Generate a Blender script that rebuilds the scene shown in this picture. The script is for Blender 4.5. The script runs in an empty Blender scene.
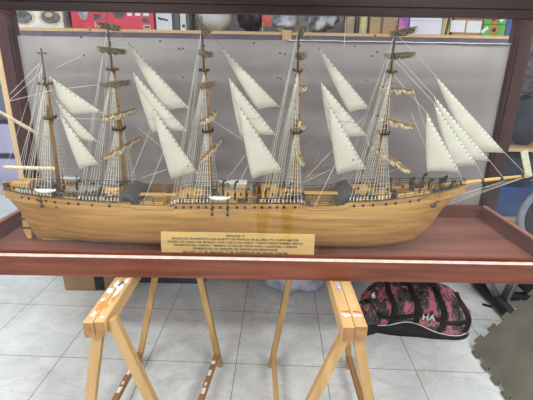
import bpy, math, random
from mathutils import Vector, Matrix, noise as mnoise
random.seed(7)
C = bpy.context.scene.collection
sc = bpy.context.scene
PI = math.pi
# ------------------------------------------------------------------ camera
FPX = 395.0; PITCH = math.radians(18.6); ROLL = math.radians(1.0); EYE = 1.6
R0 = Vector((1, 0, 0)); U0 = Vector((0, math.sin(PITCH), math.cos(PITCH))); F0 = Vector((0, math.cos(PITCH), -math.sin(PITCH)))
RC = math.cos(ROLL)*R0 + math.sin(ROLL)*U0
UC = -math.sin(ROLL)*R0 + math.cos(ROLL)*U0
CAM = Vector((0, 0, EYE))
cd = bpy.data.cameras.new('camera'); cam = bpy.data.objects.new('camera', cd); C.objects.link(cam)
cd.sensor_width = 36; cd.lens = FPX/533*36; cd.clip_start = 0.01
M3 = Matrix((RC, UC, -F0)).transposed()
cam.matrix_world = Matrix.Translation(CAM) @ M3.to_4x4()
sc.camera = cam

def at(x, y, Y=None, Z=None):
    """point of the place seen at a photo position, on the plane Y=const or Z=const"""
    r = RC*((x-266.5)/FPX) + UC*((200-y)/FPX) + F0
    t = Y/r.y if Y is not None else (Z-EYE)/r.z
    return CAM + r*t

# ------------------------------------------------------------------ materials
def lin(c):
    return tuple(((v/255)/12.92 if v/255 <= .04045 else ((v/255+.055)/1.055)**2.4) for v in c) + (1,)
def newmat(name):
    m = bpy.data.materials.new(name); m.use_nodes = True
    nt = m.node_tree; b = nt.nodes['Principled BSDF']
    return m, nt, b
def mix_noise(nt, b, c1, c2, scale, vec=(1, 1, 1), detail=4, lo=.35, hi=.65, coord='Object', distort=0.0):
    tc = nt.nodes.new('ShaderNodeTexCoord'); mp = nt.nodes.new('ShaderNodeMapping'); mp.inputs['Scale'].default_value = vec
    n = nt.nodes.new('ShaderNodeTexNoise'); n.inputs['Scale'].default_value = scale; n.inputs['Detail'].default_value = detail
    n.inputs['Distortion'].default_value = distort
    r = nt.nodes.new('ShaderNodeValToRGB'); r.color_ramp.elements[0].position = lo; r.color_ramp.elements[1].position = hi
    r.color_ramp.elements[0].color = lin(c1); r.color_ramp.elements[1].color = lin(c2)
    nt.links.new(tc.outputs[coord], mp.inputs['Vector']); nt.links.new(mp.outputs[0], n.inputs['Vector'])
    nt.links.new(n.outputs['Fac'], r.inputs['Fac']); nt.links.new(r.outputs['Color'], b.inputs['Base Color'])
    return n, r, mp
def mat(name, c1, c2=None, rough=.6, scale=20, vec=(1, 1, 1), metal=0, bump=0, spec=.5, lo=.35, hi=.65, distort=0.0, alpha=1, trans=0):
    m, nt, b = newmat(name)
    b.inputs['Roughness'].default_value = rough; b.inputs['Metallic'].default_value = metal
    b.inputs['Specular IOR Level'].default_value = spec
    n, r, mp = mix_noise(nt, b, c1, c2 or tuple(max(0, v*.93) for v in c1), scale, vec, lo=lo, hi=hi, distort=distort)
    if bump:
        bp = nt.nodes.new('ShaderNodeBump'); bp.inputs['Strength'].default_value = bump; bp.inputs['Distance'].default_value = .01
        nt.links.new(n.outputs['Fac'], bp.inputs['Height']); nt.links.new(bp.outputs[0], b.inputs['Normal'])
    if alpha < 1: b.inputs['Alpha'].default_value = alpha
    if trans: b.inputs['Transmission Weight'].default_value = trans
    return m
def wood(name, c1, c2, axis='x', rough=.45, scale=9, stretch=14, spec=.3, lo=.3, hi=.7):
    v = {'x': (1, stretch, stretch), 'y': (stretch, 1, stretch), 'z': (stretch, stretch, 1)}[axis]
    return mat(name, c1, c2, rough=rough, scale=scale/4, vec=v, spec=spec, lo=lo, hi=hi, distort=.15)

MAHx = wood('mahogany_along', (88, 46, 34), (128, 72, 52), 'x', .4)
MAHy = wood('mahogany_deep', (84, 36, 30), (128, 62, 50), 'y', .4)
MAHz = wood('mahogany_upright', (46, 20, 18), (78, 38, 33), 'z', .4)
MAHD = wood('shaded_mahogany', (26, 14, 14), (50, 27, 26), 'x', .35)  # mahogany darkened in colour for the shade on the top rails
CASEF = wood('case_floor_wood', (112, 64, 54), (146, 92, 76), 'x', .35, scale=5)
RAW = wood('raw_wood_edge', (205, 170, 125), (226, 194, 150), 'z', .7)
PINEL = wood('pine', (180, 146, 96), (206, 174, 124), 'y', .6)
PINEZ = wood('pine_backlit', (156, 124, 80), (184, 152, 104), 'z', .6)  # same pine with the backlit legs' shade put into its colour
PINEB = wood('old_pine', (138, 100, 66), (166, 124, 84), 'y', .7)
TAN = wood('shelf_edge_wood', (206, 168, 128), (228, 194, 154), 'x', .6)
CHAN = mat('pale_glass_channel', (236, 216, 206), (214, 190, 180), .4, 30)
WHITE = mat('white_plastic', (232, 232, 234), (222, 224, 228), .5, 12)
PAINTW = mat('white_paint', (240, 240, 240), (225, 225, 228), .6, 60)
PAINTR = mat('red_paint', (200, 60, 60), (215, 90, 85), .6, 60)
HULLM = None
GOLD = wood('mast_wood', (136, 98, 54), (170, 130, 78), 'z', .5, 20)
GOLDX = wood('deckhouse_wood', (196, 148, 72), (220, 174, 98), 'x', .5, 12)
DECK = wood('deck_wood', (188, 140, 66), (216, 168, 92), 'x', .5, 12)
SPAR = wood('spar_wood', (200, 156, 84), (222, 182, 108), 'x', .45, 12)
YARDM = mat('yard_wood', (110, 92, 70), (160, 140, 112), .8, 60)
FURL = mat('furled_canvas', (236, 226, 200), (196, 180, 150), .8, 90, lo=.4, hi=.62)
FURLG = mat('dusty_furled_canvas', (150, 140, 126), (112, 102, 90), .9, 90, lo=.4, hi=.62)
BLACK = mat('black_fittings', (34, 32, 34), (52, 48, 48), .5, 60)
DKGR = mat('dark_grey_fittings', (66, 64, 64), (88, 84, 82), .6, 60)
LINE = mat('cream_cord', (232, 228, 214), (214, 208, 192), .8, 60)
DLINE = mat('grey_cord', (176, 166, 152), (150, 140, 126), .8, 60)
BOATW = mat('boat_white', (240, 240, 236), (226, 226, 222), .5, 40)
PORT = mat('porthole_black', (26, 22, 22), (40, 34, 32), .4, 90)

def sailmat():
    m, nt, b = newmat('sail_cloth')
    mix_noise(nt, b, (230, 226, 212), (241, 237, 224), 14)
    b.inputs['Roughness'].default_value = .9; b.inputs['Specular IOR Level'].default_value = .1
    out = nt.nodes['Material Output']; tr = nt.nodes.new('ShaderNodeBsdfTranslucent'); tr.inputs['Color'].default_value = lin((228, 218, 198))
    mx = nt.nodes.new('ShaderNodeMixShader'); mx.inputs[0].default_value = .3
    nt.links.new(b.outputs[0], mx.inputs[1]); nt.links.new(tr.outputs[0], mx.inputs[2]); nt.links.new(mx.outputs[0], out.inputs['Surface'])
    return m
SAIL = sailmat()

def glass(name, tint=(250, 252, 252), refl=.05, dust=.03, dustc=(214, 214, 222), slant=.4):
    """thin clear pane: sees through, mirrors more at a slant, carries a little dust"""
    m, nt, b = newmat(name); nt.nodes.remove(b); out = nt.nodes['Material Output']
    t = nt.nodes.new('ShaderNodeBsdfTransparent'); t.inputs[0].default_value = lin(tint)
    g = nt.nodes.new('ShaderNodeBsdfGlossy'); g.inputs['Roughness'].default_value = 0; g.inputs[0].default_value = (1, 1, 1, 1)
    lw = nt.nodes.new('ShaderNodeLayerWeight'); lw.inputs['Blend'].default_value = .5
    pw = nt.nodes.new('ShaderNodeMath'); pw.operation = 'POWER'; pw.inputs[1].default_value = 4
    ma = nt.nodes.new('ShaderNodeMath'); ma.operation = 'MULTIPLY_ADD'; ma.inputs[1].default_value = slant; ma.inputs[2].default_value = refl
    nt.links.new(lw.outputs['Facing'], pw.inputs[0]); nt.links.new(pw.outputs[0], ma.inputs[0])
    mx = nt.nodes.new('ShaderNodeMixShader'); nt.links.new(ma.outputs[0], mx.inputs[0])
    nt.links.new(t.outputs[0], mx.inputs[1]); nt.links.new(g.outputs[0], mx.inputs[2])
    d = nt.nodes.new('ShaderNodeBsdfDiffuse'); d.inputs[0].default_value = lin(dustc)
    tc = nt.nodes.new('ShaderNodeTexCoord'); n = nt.nodes.new('ShaderNodeTexNoise'); n.inputs['Scale'].default_value = 3; n.inputs['Detail'].default_value = 8
    mr = nt.nodes.new('ShaderNodeMapRange'); mr.inputs['From Min'].default_value = .3; mr.inputs['From Max'].default_value = .7
    mr.inputs['To Min'].default_value = dust*.5; mr.inputs['To Max'].default_value = dust*1.5
    nt.links.new(tc.outputs['Object'], n.inputs['Vector']); nt.links.new(n.outputs['Fac'], mr.inputs['Value'])
    m2 = nt.nodes.new('ShaderNodeMixShader'); nt.links.new(mr.outputs[0], m2.inputs[0])
    nt.links.new(mx.outputs[0], m2.inputs[1]); nt.links.new(d.outputs[0], m2.inputs[2]); nt.links.new(m2.outputs[0], out.inputs['Surface'])
    return m
GLASS = glass('case_glass', refl=.017, dust=.0015)
GLASS3 = glass('side_glass', refl=.005, dust=0, slant=.05)
GLASS2 = glass('case_glass_clear', refl=.012, dust=.001)

# ------------------------------------------------------------------ mesh helpers
class MB:
    def __init__(s): s.v = []; s.f = []
    def add(s, vs, fs):
        o = len(s.v); s.v += [Vector(p) for p in vs]; s.f += [tuple(o+i for i in f) for f in fs]; return s
    def box(s, lo, hi, M=None):
        x0, y0, z0 = lo; x1, y1, z1 = hi
        vs = [Vector(p) for p in ((x0,y0,z0),(x1,y0,z0),(x1,y1,z0),(x0,y1,z0),(x0,y0,z1),(x1,y0,z1),(x1,y1,z1),(x0,y1,z1))]
        if M: vs = [M @ p for p in vs]
        return s.add(vs, ((0,3,2,1),(4,5,6,7),(0,1,5,4),(1,2,6,5),(2,3,7,6),(3,0,4,7)))
    def bar(s, a, b, w, d, up=Vector((0, 1, 0))):
        """rectangular bar from a to b, w across, d along `up`-ish"""
        a = Vector(a); b = Vector(b); t = (b-a).normalized(); n1 = t.cross(up).normalized(); n2 = n1.cross(t).normalized()
        vs = []
        for p in (a, b):
            for su, sv in ((-1,-1),(1,-1),(1,1),(-1,1)): vs.append(p + n1*su*w/2 + n2*sv*d/2)
        return s.add(vs, ((0,1,2,3),(7,6,5,4),(0,4,5,1),(1,5,6,2),(2,6,7,3),(3,7,4,0)))
    def tube(s, pts, r, n=6, cap=True):
        pts = [Vector(p) for p in pts]; k = len(pts)
        rs = r if isinstance(r, (list, tuple)) else [r]*k
        vs = []; prev = None
        for i, p in enumerate(pts):
            t = (pts[min(i+1, k-1)] - pts[max(i-1, 0)])
            t = t.normalized() if t.length > 1e-9 else Vector((0, 0, 1))
            ref = prev if prev is not None else (Vector((0, 1, 0)) if abs(t.y) < .9 else Vector((1, 0, 0)))
            n1 = (ref - t*ref.dot(t))
            if n1.length < 1e-6: n1 = t.orthogonal()
            n1.normalize(); n2 = t.cross(n1); prev = n1
            for j in range(n):
                a = 2*PI*j/n; vs.append(p + (n1*math.cos(a) + n2*math.sin(a))*rs[i])
        fs = []
        for i in range(k-1):
            for j in range(n):
                fs.append((i*n+j, i*n+(j+1) % n, (i+1)*n+(j+1) % n, (i+1)*n+j))
        if cap: fs.append(tuple(reversed(range(n)))); fs.append(tuple((k-1)*n+j for j in range(n)))
        return s.add(vs, fs)
    def lathe(s, prof, c, n=20, M=None):
        """prof: (r, z) pairs, around the z axis at c"""
        c = Vector(c); vs = []; fs = []
        for r, z in prof:
            for j in range(n):
                a = 2*PI*j/n; p = Vector((r*math.cos(a), r*math.sin(a), z))
                if M: p = M @ p
                vs.append(c+p)
        for i in range(len(prof)-1):
            for j in range(n): fs.append((i*n+j, i*n+(j+1) % n, (i+1)*n+(j+1) % n, (i+1)*n+j))
        fs.append(tuple(reversed(range(n)))); fs.append(tuple((len(prof)-1)*n+j for j in range(n)))
        return s.add(vs, fs)
    def blob(s, c, rx, ry, rz, nu=12, nv=8, lump=0, seed=0, e=1.0, freq=3, M=None):
        c = Vector(c); vs = []; fs = []
        def sp(v): return math.copysign(abs(v)**e, v)
        for i in range(nv+1):
            ph = -PI/2 + PI*i/nv
            for j in range(nu):
                th = 2*PI*j/nu
                p = Vector((sp(math.cos(ph))*sp(math.cos(th)), sp(math.cos(ph))*sp(math.sin(th)), sp(math.sin(ph))))
                if lump: p *= 1 + lump*mnoise.noise(p*freq + Vector((seed, seed*2, 0)))
                q = Vector((p.x*rx, p.y*ry, p.z*rz))
                if M: q = M @ q
                vs.append(c+q)
        for i in range(nv):
            for j in range(nu): fs.append((i*nu+j, i*nu+(j+1) % nu, (i+1)*nu+(j+1) % nu, (i+1)*nu+j))
        return s.add(vs, fs)
    def build(s, name, m, parent=None, smooth=False, bevel=0):
        me = bpy.data.meshes.new(name); off = parent.get('_o', (0, 0, 0)) if parent else (0, 0, 0); off = Vector(off)
        me.from_pydata([tuple(p-off) for p in s.v], [], s.f); me.update()
        if isinstance(m, (list, tuple)):
            for q in m: me.materials.append(q)
        else: me.materials.append(m)
        if smooth:
            for p in me.polygons: p.use_smooth = True
        o = bpy.data.objects.new(name, me); C.objects.link(o)
        if parent: o.parent = parent
        o['_o'] = tuple(off)
        if bevel:
            b = o.modifiers.new('bevel', 'BEVEL'); b.width = bevel; b.segments = 2; b.limit_method = 'ANGLE'
        return o
def tag(o, label, cat, group=None, kind=None):
    o['label'] = label; o['category'] = cat
    if group: o['group'] = group
    if kind: o['kind'] = kind
    return o
def thing(name, loc, label, cat, group=None):
    o = bpy.data.objects.new(name, None); C.objects.link(o); o.location = loc; o['_o'] = tuple(loc); o.empty_display_size = .05
    return tag(o, label, cat, group)
def struct(name, mb, m, parent=None, **k):
    o = mb.build(name, m, parent, **k)
    if not parent: o['kind'] = 'structure'
    return o
def text(name, body, size, loc, m, parent, rot=(PI/2, 0, 0), align='CENTER', ext=.0004, sx=1.0, bold=0):
    cu = bpy.data.curves.new(name, 'FONT'); cu.body = body; cu.size = size; cu.align_x = align; cu.align_y = 'CENTER'; cu.extrude = ext; cu.offset = bold
    t = bpy.data.objects.new(name, cu); C.objects.link(t)
    dg = bpy.context.evaluated_depsgraph_get(); me = bpy.data.meshes.new_from_object(t.evaluated_get(dg))
    bpy.data.objects.remove(t); o = bpy.data.objects.new(name, me); C.objects.link(o)
    me.materials.clear(); me.materials.append(m)
    off = Vector(parent.get('_o', (0, 0, 0))) if parent else Vector((0, 0, 0))
    o.location = Vector(loc)-off; o.rotation_euler = rot; o.scale = (sx, 1, 1)
    if parent: o.parent = parent
    o['_o'] = tuple(off)
    return o

# ------------------------------------------------------------------ the room
def tile_material():
    m, nt, b = newmat('marble_tile')
    L = nt.links; N = nt.nodes.new
    tc = N('ShaderNodeTexCoord'); mp = N('ShaderNodeMapping')
    mp.inputs['Rotation'].default_value = (0, 0, math.radians(1.6)); mp.inputs['Location'].default_value = (TX, TY, 0)
    L.new(tc.outputs['Object'], mp.inputs['Vector'])
    br = N('ShaderNodeTexBrick'); br.offset = 0; br.squash = 1
    br.inputs['Scale'].default_value = 1; br.inputs['Mortar Size'].default_value = .0022; br.inputs['Mortar Smooth'].default_value = .2
    br.inputs['Brick Width'].default_value = TS; br.inputs['Row Height'].default_value = TS
    br.inputs['Color1'].default_value = (1, 1, 1, 1); br.inputs['Color2'].default_value = (1, 1, 1, 1); br.inputs['Mortar'].default_value = (0, 0, 0, 1)
    L.new(mp.outputs[0], br.inputs['Vector'])
    n1 = N('ShaderNodeTexNoise'); n1.inputs['Scale'].default_value = 5; n1.inputs['Detail'].default_value = 8; n1.inputs['Distortion'].default_value = 1.2
    L.new(tc.outputs['Object'], n1.inputs['Vector'])
    # thin beige veins where a second noise crosses its middle
    n2 = N('ShaderNodeTexNoise'); n2.inputs['Scale'].default_value = 3.2; n2.inputs['Detail'].default_value = 5; n2.inputs['Distortion'].default_value = 1.5
    mp2 = N('ShaderNodeMapping'); mp2.inputs['Rotation'].default_value = (0, 0, .7); mp2.inputs['Scale'].default_value = (1, 2.2, 1)
    L.new(tc.outputs['Object'], mp2.inputs['Vector']); L.new(mp2.outputs[0], n2.inputs['Vector'])
    s = N('ShaderNodeMath'); s.operation = 'SUBTRACT'; s.inputs[1].default_value = .5; L.new(n2.outputs['Fac'], s.inputs[0])
    a = N('ShaderNodeMath'); a.operation = 'ABSOLUTE'; L.new(s.outputs[0], a.inputs[0])
    r2 = N('ShaderNodeMapRange'); r2.inputs['From Min'].default_value = 0; r2.inputs['From Max'].default_value = .03; r2.inputs['To Min'].default_value = .34; r2.inputs['To Max'].default_value = 0
    L.new(a.outputs[0], r2.inputs['Value'])
    cr = N('ShaderNodeValToRGB'); cr.color_ramp.elements[0].color = lin((208, 216, 218)); cr.color_ramp.elements[1].color = lin((226, 233, 234))
    cr.color_ramp.elements[0].position = .35; cr.color_ramp.elements[1].position = .65
    L.new(n1.outputs['Fac'], cr.inputs['Fac'])
    mv = N('ShaderNodeMix'); mv.data_type = 'RGBA'; L.new(r2.outputs[0], mv.inputs[0]); L.new(cr.outputs[0], mv.inputs[6]); mv.inputs[7].default_value = lin((196, 184, 160))
    mg = N('ShaderNodeMix'); mg.data_type = 'RGBA'; L.new(br.outputs['Color'], mg.inputs[0]); mg.inputs[6].default_value = lin((120, 122, 122)); L.new(mv.outputs[2], mg.inputs[7])
    L.new(mg.outputs[2], b.inputs['Base Color'])
    b.inputs['Roughness'].default_value = .22; b.inputs['Specular IOR Level'].default_value = .5
    return m
# one joint crosses another under photo position (61,357); a second crossing lies at (35,307)
TS = .505
_q = at(61, 357, Z=0)
_a = math.radians(1.6); _rx = _q.x*math.cos(_a)-_q.y*math.sin(_a); _ry = _q.x*math.sin(_a)+_q.y*math.cos(_a)
TX = -_rx + 40*TS; TY = -_ry + 40*TS
XL, XR, YB, YF, ZC = -3.3, 3.3, 3.75, -3.2, 2.9
PLAST = mat('wall_paint', (176, 174, 178), (168, 166, 170), .8, 3)
PLASTW = mat('light_wall_paint', (206, 204, 210), (196, 194, 200), .8, 3)
struct('floor', MB().box((XL, YF, -.05), (XR, YB, 0)), tile_material())
struct('ceiling', MB().box((XL, YF, ZC), (XR, YB, ZC+.05)), mat('ceiling_paint', (225, 225, 225), None, .9, 3))
struct('wall_back', MB().box((XL, YB, 0), (XR, YB+.1, ZC)), PLAST)
struct('wall_left', MB().box((XL-.1, YF, 0), (XL, YB, ZC)), PLASTW)
struct('wall_right', MB().box((XR, YF, 0), (XR+.1, YB, ZC)), PLASTW)
struct('wall_front', MB().box((XL, YF-.1, 0), (XR, YF, ZC)), mat('grey_front_wall', (84, 80, 90), (72, 68, 78), .8, 3))
struct('baseboard_back', MB().box((XL, YB-.015, 0), (XR, YB, .09)), WHITE)
EMIT, nt, b = newmat('lamp_diffuser'); b.inputs['Emission Color'].default_value = (1, .98, .95, 1); b.inputs['Emission Strength'].default_value = 3.0
n = 0
for lx, ly, en, wh in ((-1.6, 1.5, 38, 'over the left end of the case'), (1.6, 1.5, 38, 'over the right end of the case'), (-1.6, -.5, 74, 'added unseen to the left above the photographer'), (1.6, -.5, 74, 'added unseen to the right above the photographer'),
                   (-1.6, -2.2, 98, 'added unseen at the far left behind the photographer'), (1.6, -2.2, 98, 'added unseen at the far right behind the photographer')):  # lamps above and behind the photographer are unseen, added to brighten the floor
    t = thing('unseen_ceiling_lamp', (lx, ly, ZC), 'long white ceiling lamp '+wh, 'lamp', 'ceiling lamps')
    MB().box((lx-.72, ly-.16, ZC-.05), (lx+.72, ly+.16, ZC-.001)).build('lamp_housing', WHITE, t)
    MB().box((lx-.68, ly-.13, ZC-.06), (lx+.68, ly+.13, ZC-.051)).build('diffuser', EMIT, t)
    ld = bpy.data.lights.new('lamp_light', 'AREA'); ld.shape = 'RECTANGLE'; ld.size = 1.36; ld.size_y = .26
    ld.energy = en; ld.color = (1, .98, .95)
    lo = bpy.data.objects.new('lamp_light', ld); C.objects.link(lo); lo.location = (lx, ly, ZC-.07)
w = bpy.data.worlds.new('world'); sc.world = w; w.use_nodes = True
w.node_tree.nodes['Background'].inputs[0].default_value = (.8, .85, 1, 1); w.node_tree.nodes['Background'].inputs[1].default_value = .3

# ------------------------------------------------------------------ display case
XI0, XI1 = -1.31, 1.258; YFr, YBk = 1.49, 2.19
ZB, ZFL, ZR = .755, .775, .85; ZT0, ZT1 = 1.77, 1.865
case = thing('display_case', (0, 1.84, ZB), 'long mahogany framed glass display case holding the model ship, resting on two trestles', 'display case')
MB().box((XI0-.035, YFr-.02, ZB), (XI1+.035, YBk+.03, ZFL)).build('base_board', CASEF, case)
MB().box((XI0-.035, YFr-.025, ZB-.001), (XI1+.035, YFr+.012, ZR-.006)).build('front_bottom_rail', MAHx, case, bevel=.002)
MB().box((XI0-.03, YFr-.028, ZR-.0055), (XI1+.03, YFr-.014, ZR+.001)).build('glass_channel', CHAN, case)
MB().box((XI0-.03, YFr+.000, ZR-.0055), (XI1+.03, YFr+.014, ZR+.004)).build('inner_bead', MAHx, case)
MB().box((XI0-.02, YBk, ZFL), (XI1+.02, YBk+.03, ZR)).build('back_bottom_rail', MAHx, case)
for s, x0, x1 in ((-1, XI0-.035, XI0), (1, XI1, XI1+.035)):
    MB().box((x0, YFr+.014, ZFL), (x1, YBk, ZR-.004)).build('side_bottom_rail', MAHy, case, bevel=.002)
    MB().box((x0+.006, YFr+.014, ZR-.0035), (x1-.006, YBk, ZR+.002)).build('side_bead', mat('bead_wood', (176, 116, 100), None, .4), case)
    MB().box((x0, YFr+.014, ZT1-.03), (x1, YBk, ZT1)).build('side_top_rail', MAHy, case)
    px0, px1 = (XI0-.09, XI0) if s < 0 else (XI1-.004, XI1+.093)
    pst = MB().box((px0, YBk+.001, ZB), (px1, YBk+.05, ZT1)).build('back_post', MAHz, case, bevel=.002)
    e = px1 if s < 0 else px0
    for q in (.012, .03):      # the raised mouldings down the inner side
        xx = e - s*(-q) if s > 0 else e-q
        MB().box((xx-.004, YBk-.006, ZR), (xx+.004, YBk+.001, ZT0)).build('moulding', MAHz, pst)
    if s < 0: MB().box((px0-.03, YBk+.001, ZB), (px0-.0005, YBk+.05, ZT1)).build('bare_edge_strip', RAW, case)['label'] = 'bare pale wood strip'
    MB().box((x0-.01 if s < 0 else x0, YFr-.024, ZR), (x1 if s < 0 else x1+.01, YFr+.012, ZT0)).build('front_post', MAHz, case)
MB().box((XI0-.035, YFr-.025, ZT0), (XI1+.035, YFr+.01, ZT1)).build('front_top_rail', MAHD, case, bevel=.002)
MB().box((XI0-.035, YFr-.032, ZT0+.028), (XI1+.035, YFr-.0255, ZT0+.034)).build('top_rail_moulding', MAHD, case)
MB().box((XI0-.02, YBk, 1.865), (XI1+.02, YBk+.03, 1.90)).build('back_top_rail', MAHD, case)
MB().box((XI0, YFr+.002, ZR), (XI1, YFr+.006, ZT0)).build('front_pane', GLASS, case)
MB().box((XI0, YBk+.010, ZR), (XI1, YBk+.013, 1.865)).build('back_pane', GLASS2, case)
MB().box((XI0-.02, YFr+.02, ZR), (XI0-.017, YBk, ZT0)).build('side_pane', GLASS3, case)
MB().box((XI1+.017, YFr+.02, ZR), (XI1+.02, YBk, ZT0)).build('side_pane', GLASS3, case)
MB().box((XI0-.03, YFr-.02, ZT1), (XI1+.03, YBk+.03, ZT1+.004)).build('top_pane', GLASS2, case)
a = at(344, 47, Y=YFr-.003); MB().tube([(a.x, YFr-.003, ZT0-.001), (a.x, YFr-.003, a.z)], .0008, 5).build('nylon_thread', CHAN, case)
# plastic sheet fixed behind the glass, its upper edge a little uneven
def sheet():
    m = MB(); nx, nz = 120, 6; x0, x1 = XI0-.015, XI1+.015; vs = []; fs = []
    for side in (0, 1):
        for i in range(nx+1):
            x = x0+(x1-x0)*i/nx
            for k in range(nz+1):
                zt = 1.733 + .0025*mnoise.noise(Vector((x*9, 0, 0)))
                z = .845 + (zt-.845)*k/nz
                y = YBk+.020 + .003*mnoise.noise(Vector((x*3, z*1.2, 4))) + .002*side
                vs.append((x, y, z))
    n1 = (nx+1)*(nz+1)
    for i in range(nx):
        for k in range(nz):
            a = i*(nz+1)+k; fs.append((a, a+nz+1, a+nz+2, a+1)); fs.append((n1+a, n1+a+1, n1+a+nz+2, n1+a+nz+1))
        a = i*(nz+1)+nz; fs.append((a, a+nz+1, n1+a+nz+1, n1+a))
    return m.add(vs, fs)
sheet().build('backing_sheet', mat('grey_plastic_sheet', (158, 144, 143), (170, 157, 156), .6, 2.5, (1, 1, .4)), case, smooth=True)
m = MB(); prev = None
for i in range(60):
    x = .1+i*.0195; z = 1.735+.003*mnoise.noise(Vector((x*14, 3, 0)))
    m.box((x, YBk+.013, z-.003), (x+.0195, YBk+.019, z+.002))
m.build('sheet_hem', mat('pale_hem', (222, 222, 228), None, .5), case)

# ------------------------------------------------------------------ model ship
YS = 1.775
ship = thing('model_ship', (-.15, YS, ZFL), 'wooden five-masted model sailing ship with cream staysails, standing inside the glass case', 'model ship')
# x in photo, gunwale y on the near side, keel y on the middle plane, half width
ST = [(3,189,192,.012),(10,191,201,.045),(20,193,211,.07),(27,194.2,217,.084),(30,194.5,231,.088),(38,195.8,238.5,.096),(60,198.5,240,.11),(100,201.5,242.5,.125),
      (130,202.8,243.5,.13),(131,205,243.5,.13),(172,205.8,244,.13),(176,203.5,244,.13),(240,203.6,244.5,.13),(303,203.5,245,.13),(306,206.6,245,.13),(344,205.6,245.2,.13),(348,202,245.3,.13),
      (380,200.6,245.5,.128),(400,198.6,244,.12),(415,196.6,240,.11),(427,194.6,230,.096),(440,192,212,.072),(450,189.4,200,.05),(459,186.5,190,.028),(467,183.5,185.5,.006)]
stn = []; KP = [at(x, yk, Y=YS) for x, yg, yk, b in ST]
def keel_z(X):
    if X <= KP[0].x: return KP[0].z
    for a, c in zip(KP, KP[1:]):
        if a.x <= X <= c.x: return a.z+(c.z-a.z)*(X-a.x)/max(c.x-a.x, 1e-9)
    return KP[-1].z
for x, yg, yk, b in ST:
    g = at(x, yg, Y=YS-b); stn.append((g.x, g.z, min(g.z-.006, max(keel_z(g.x), ZFL+.004)), b))
def interp(X):
    if X <= stn[0][0]: return stn[0]
    for a, c in zip(stn, stn[1:]):
        if a[0] <= X <= c[0]:
            t = (X-a[0])/max(c[0]-a[0], 1e-9); return tuple(a[i]+(c[i]-a[i])*t for i in range(4))
    return stn[-1]
def full(X):   # how boxy the section is there
    u = (X-stn[0][0])/(stn[-1][0]-stn[0][0]); return max(.0, min(1, min(u/.2, (1-u)/.22)))
def sec(X, zg, zk, b, n=12):
    out = []; fl = full(X)
    for i in range(n+1):
        t = i/n
        yb = (1-(1-t)**3.2)**(1/2.4); yf = t**.9*(.55+.45*t)
        out.append((X, b*(fl*yb+(1-fl)*yf), zk+(zg-zk)*t))
    return out
def hull_side_y(X, Z):
    _, zg, zk, b = interp(X); t = max(0, min(1, (Z-zk)/(zg-zk))); fl = full(X)
    return YS - b*(fl*(1-(1-t)**3.2)**(1/2.4) + (1-fl)*t**.9*(.55+.45*t))
Xs = []
for a, c in zip(stn, stn[1:]):
    k = max(1, int((c[0]-a[0])/.05)); Xs += [a[0]+(c[0]-a[0])*i/k for i in range(k)]
Xs.append(stn[-1][0])
m = MB(); N = 12; vs = []; fs = []; W = 2*N+1+2*3
for X in Xs:
    x, zg, zk, b = interp(X); s_ = sec(X, zg, zk, b, N)
    row = [(p[0], YS-p[1], p[2]) for p in reversed(s_)] + [(p[0], YS+p[1], p[2]) for p in s_[1:]]
    bi = max(b-.005, .0005)
    inner = [(X, YS+bi, zg), (X, YS+bi, zg-.02), (X, YS+bi*.98, zg-.045)]
    row += inner + [(p[0], 2*YS-p[1], p[2]) for p in reversed(inner)]
    vs += row
W = len(vs)//len(Xs)
for i in range(len(Xs)-1):
    for j in range(W):
        if j == 2*N+3: continue
        a = i*W+j; bb = i*W+(j+1) % W; fs.append((a, bb, bb+W, a+W))
fs.append(tuple(range(W))); fs.append(tuple(reversed([(len(Xs)-1)*W+j for j in range(W)])))
m.add(vs, fs)
def hull_material():
    m, nt, b = newmat('hull_planking'); L = nt.links; N_ = nt.nodes.new
    n, r, mp = mix_noise(nt, b, (172, 122, 56), (206, 158, 84), 2.6, (1.2, 8, 22), distort=.4)
    # plank seams, every 9 mm of height
    tc = N_('ShaderNodeTexCoord'); sp = N_('ShaderNodeSeparateXYZ'); L.new(tc.outputs['Object'], sp.inputs[0])
    mu = N_('ShaderNodeMath'); mu.operation = 'MULTIPLY'; mu.inputs[1].default_value = 110; L.new(sp.outputs['Z'], mu.inputs[0])
    fr = N_('ShaderNodeMath'); fr.operation = 'FRACT'; L.new(mu.outputs[0], fr.inputs[0])
    lt = N_('ShaderNodeMath'); lt.operation = 'LESS_THAN'; lt.inputs[1].default_value = .14; L.new(fr.outputs[0], lt.inputs[0])
    ms = N_('ShaderNodeMath'); ms.operation = 'MULTIPLY'; ms.inputs[1].default_value = .35; L.new(lt.outputs[0], ms.inputs[0])
    mx = N_('ShaderNodeMix'); mx.data_type = 'RGBA'; L.new(ms.outputs[0], mx.inputs[0]); L.new(r.outputs['Color'], mx.inputs[6]); mx.inputs[7].default_value = lin((120, 84, 46))
    L.new(mx.outputs[2], b.inputs['Base Color']); b.inputs['Roughness'].default_value = .38
    return m
HULLM = hull_material()
hull = m.build('hull', HULLM, ship, smooth=True)
em = hull.modifiers.new('edge', 'EDGE_SPLIT'); em.split_angle = math.radians(40)
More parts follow.
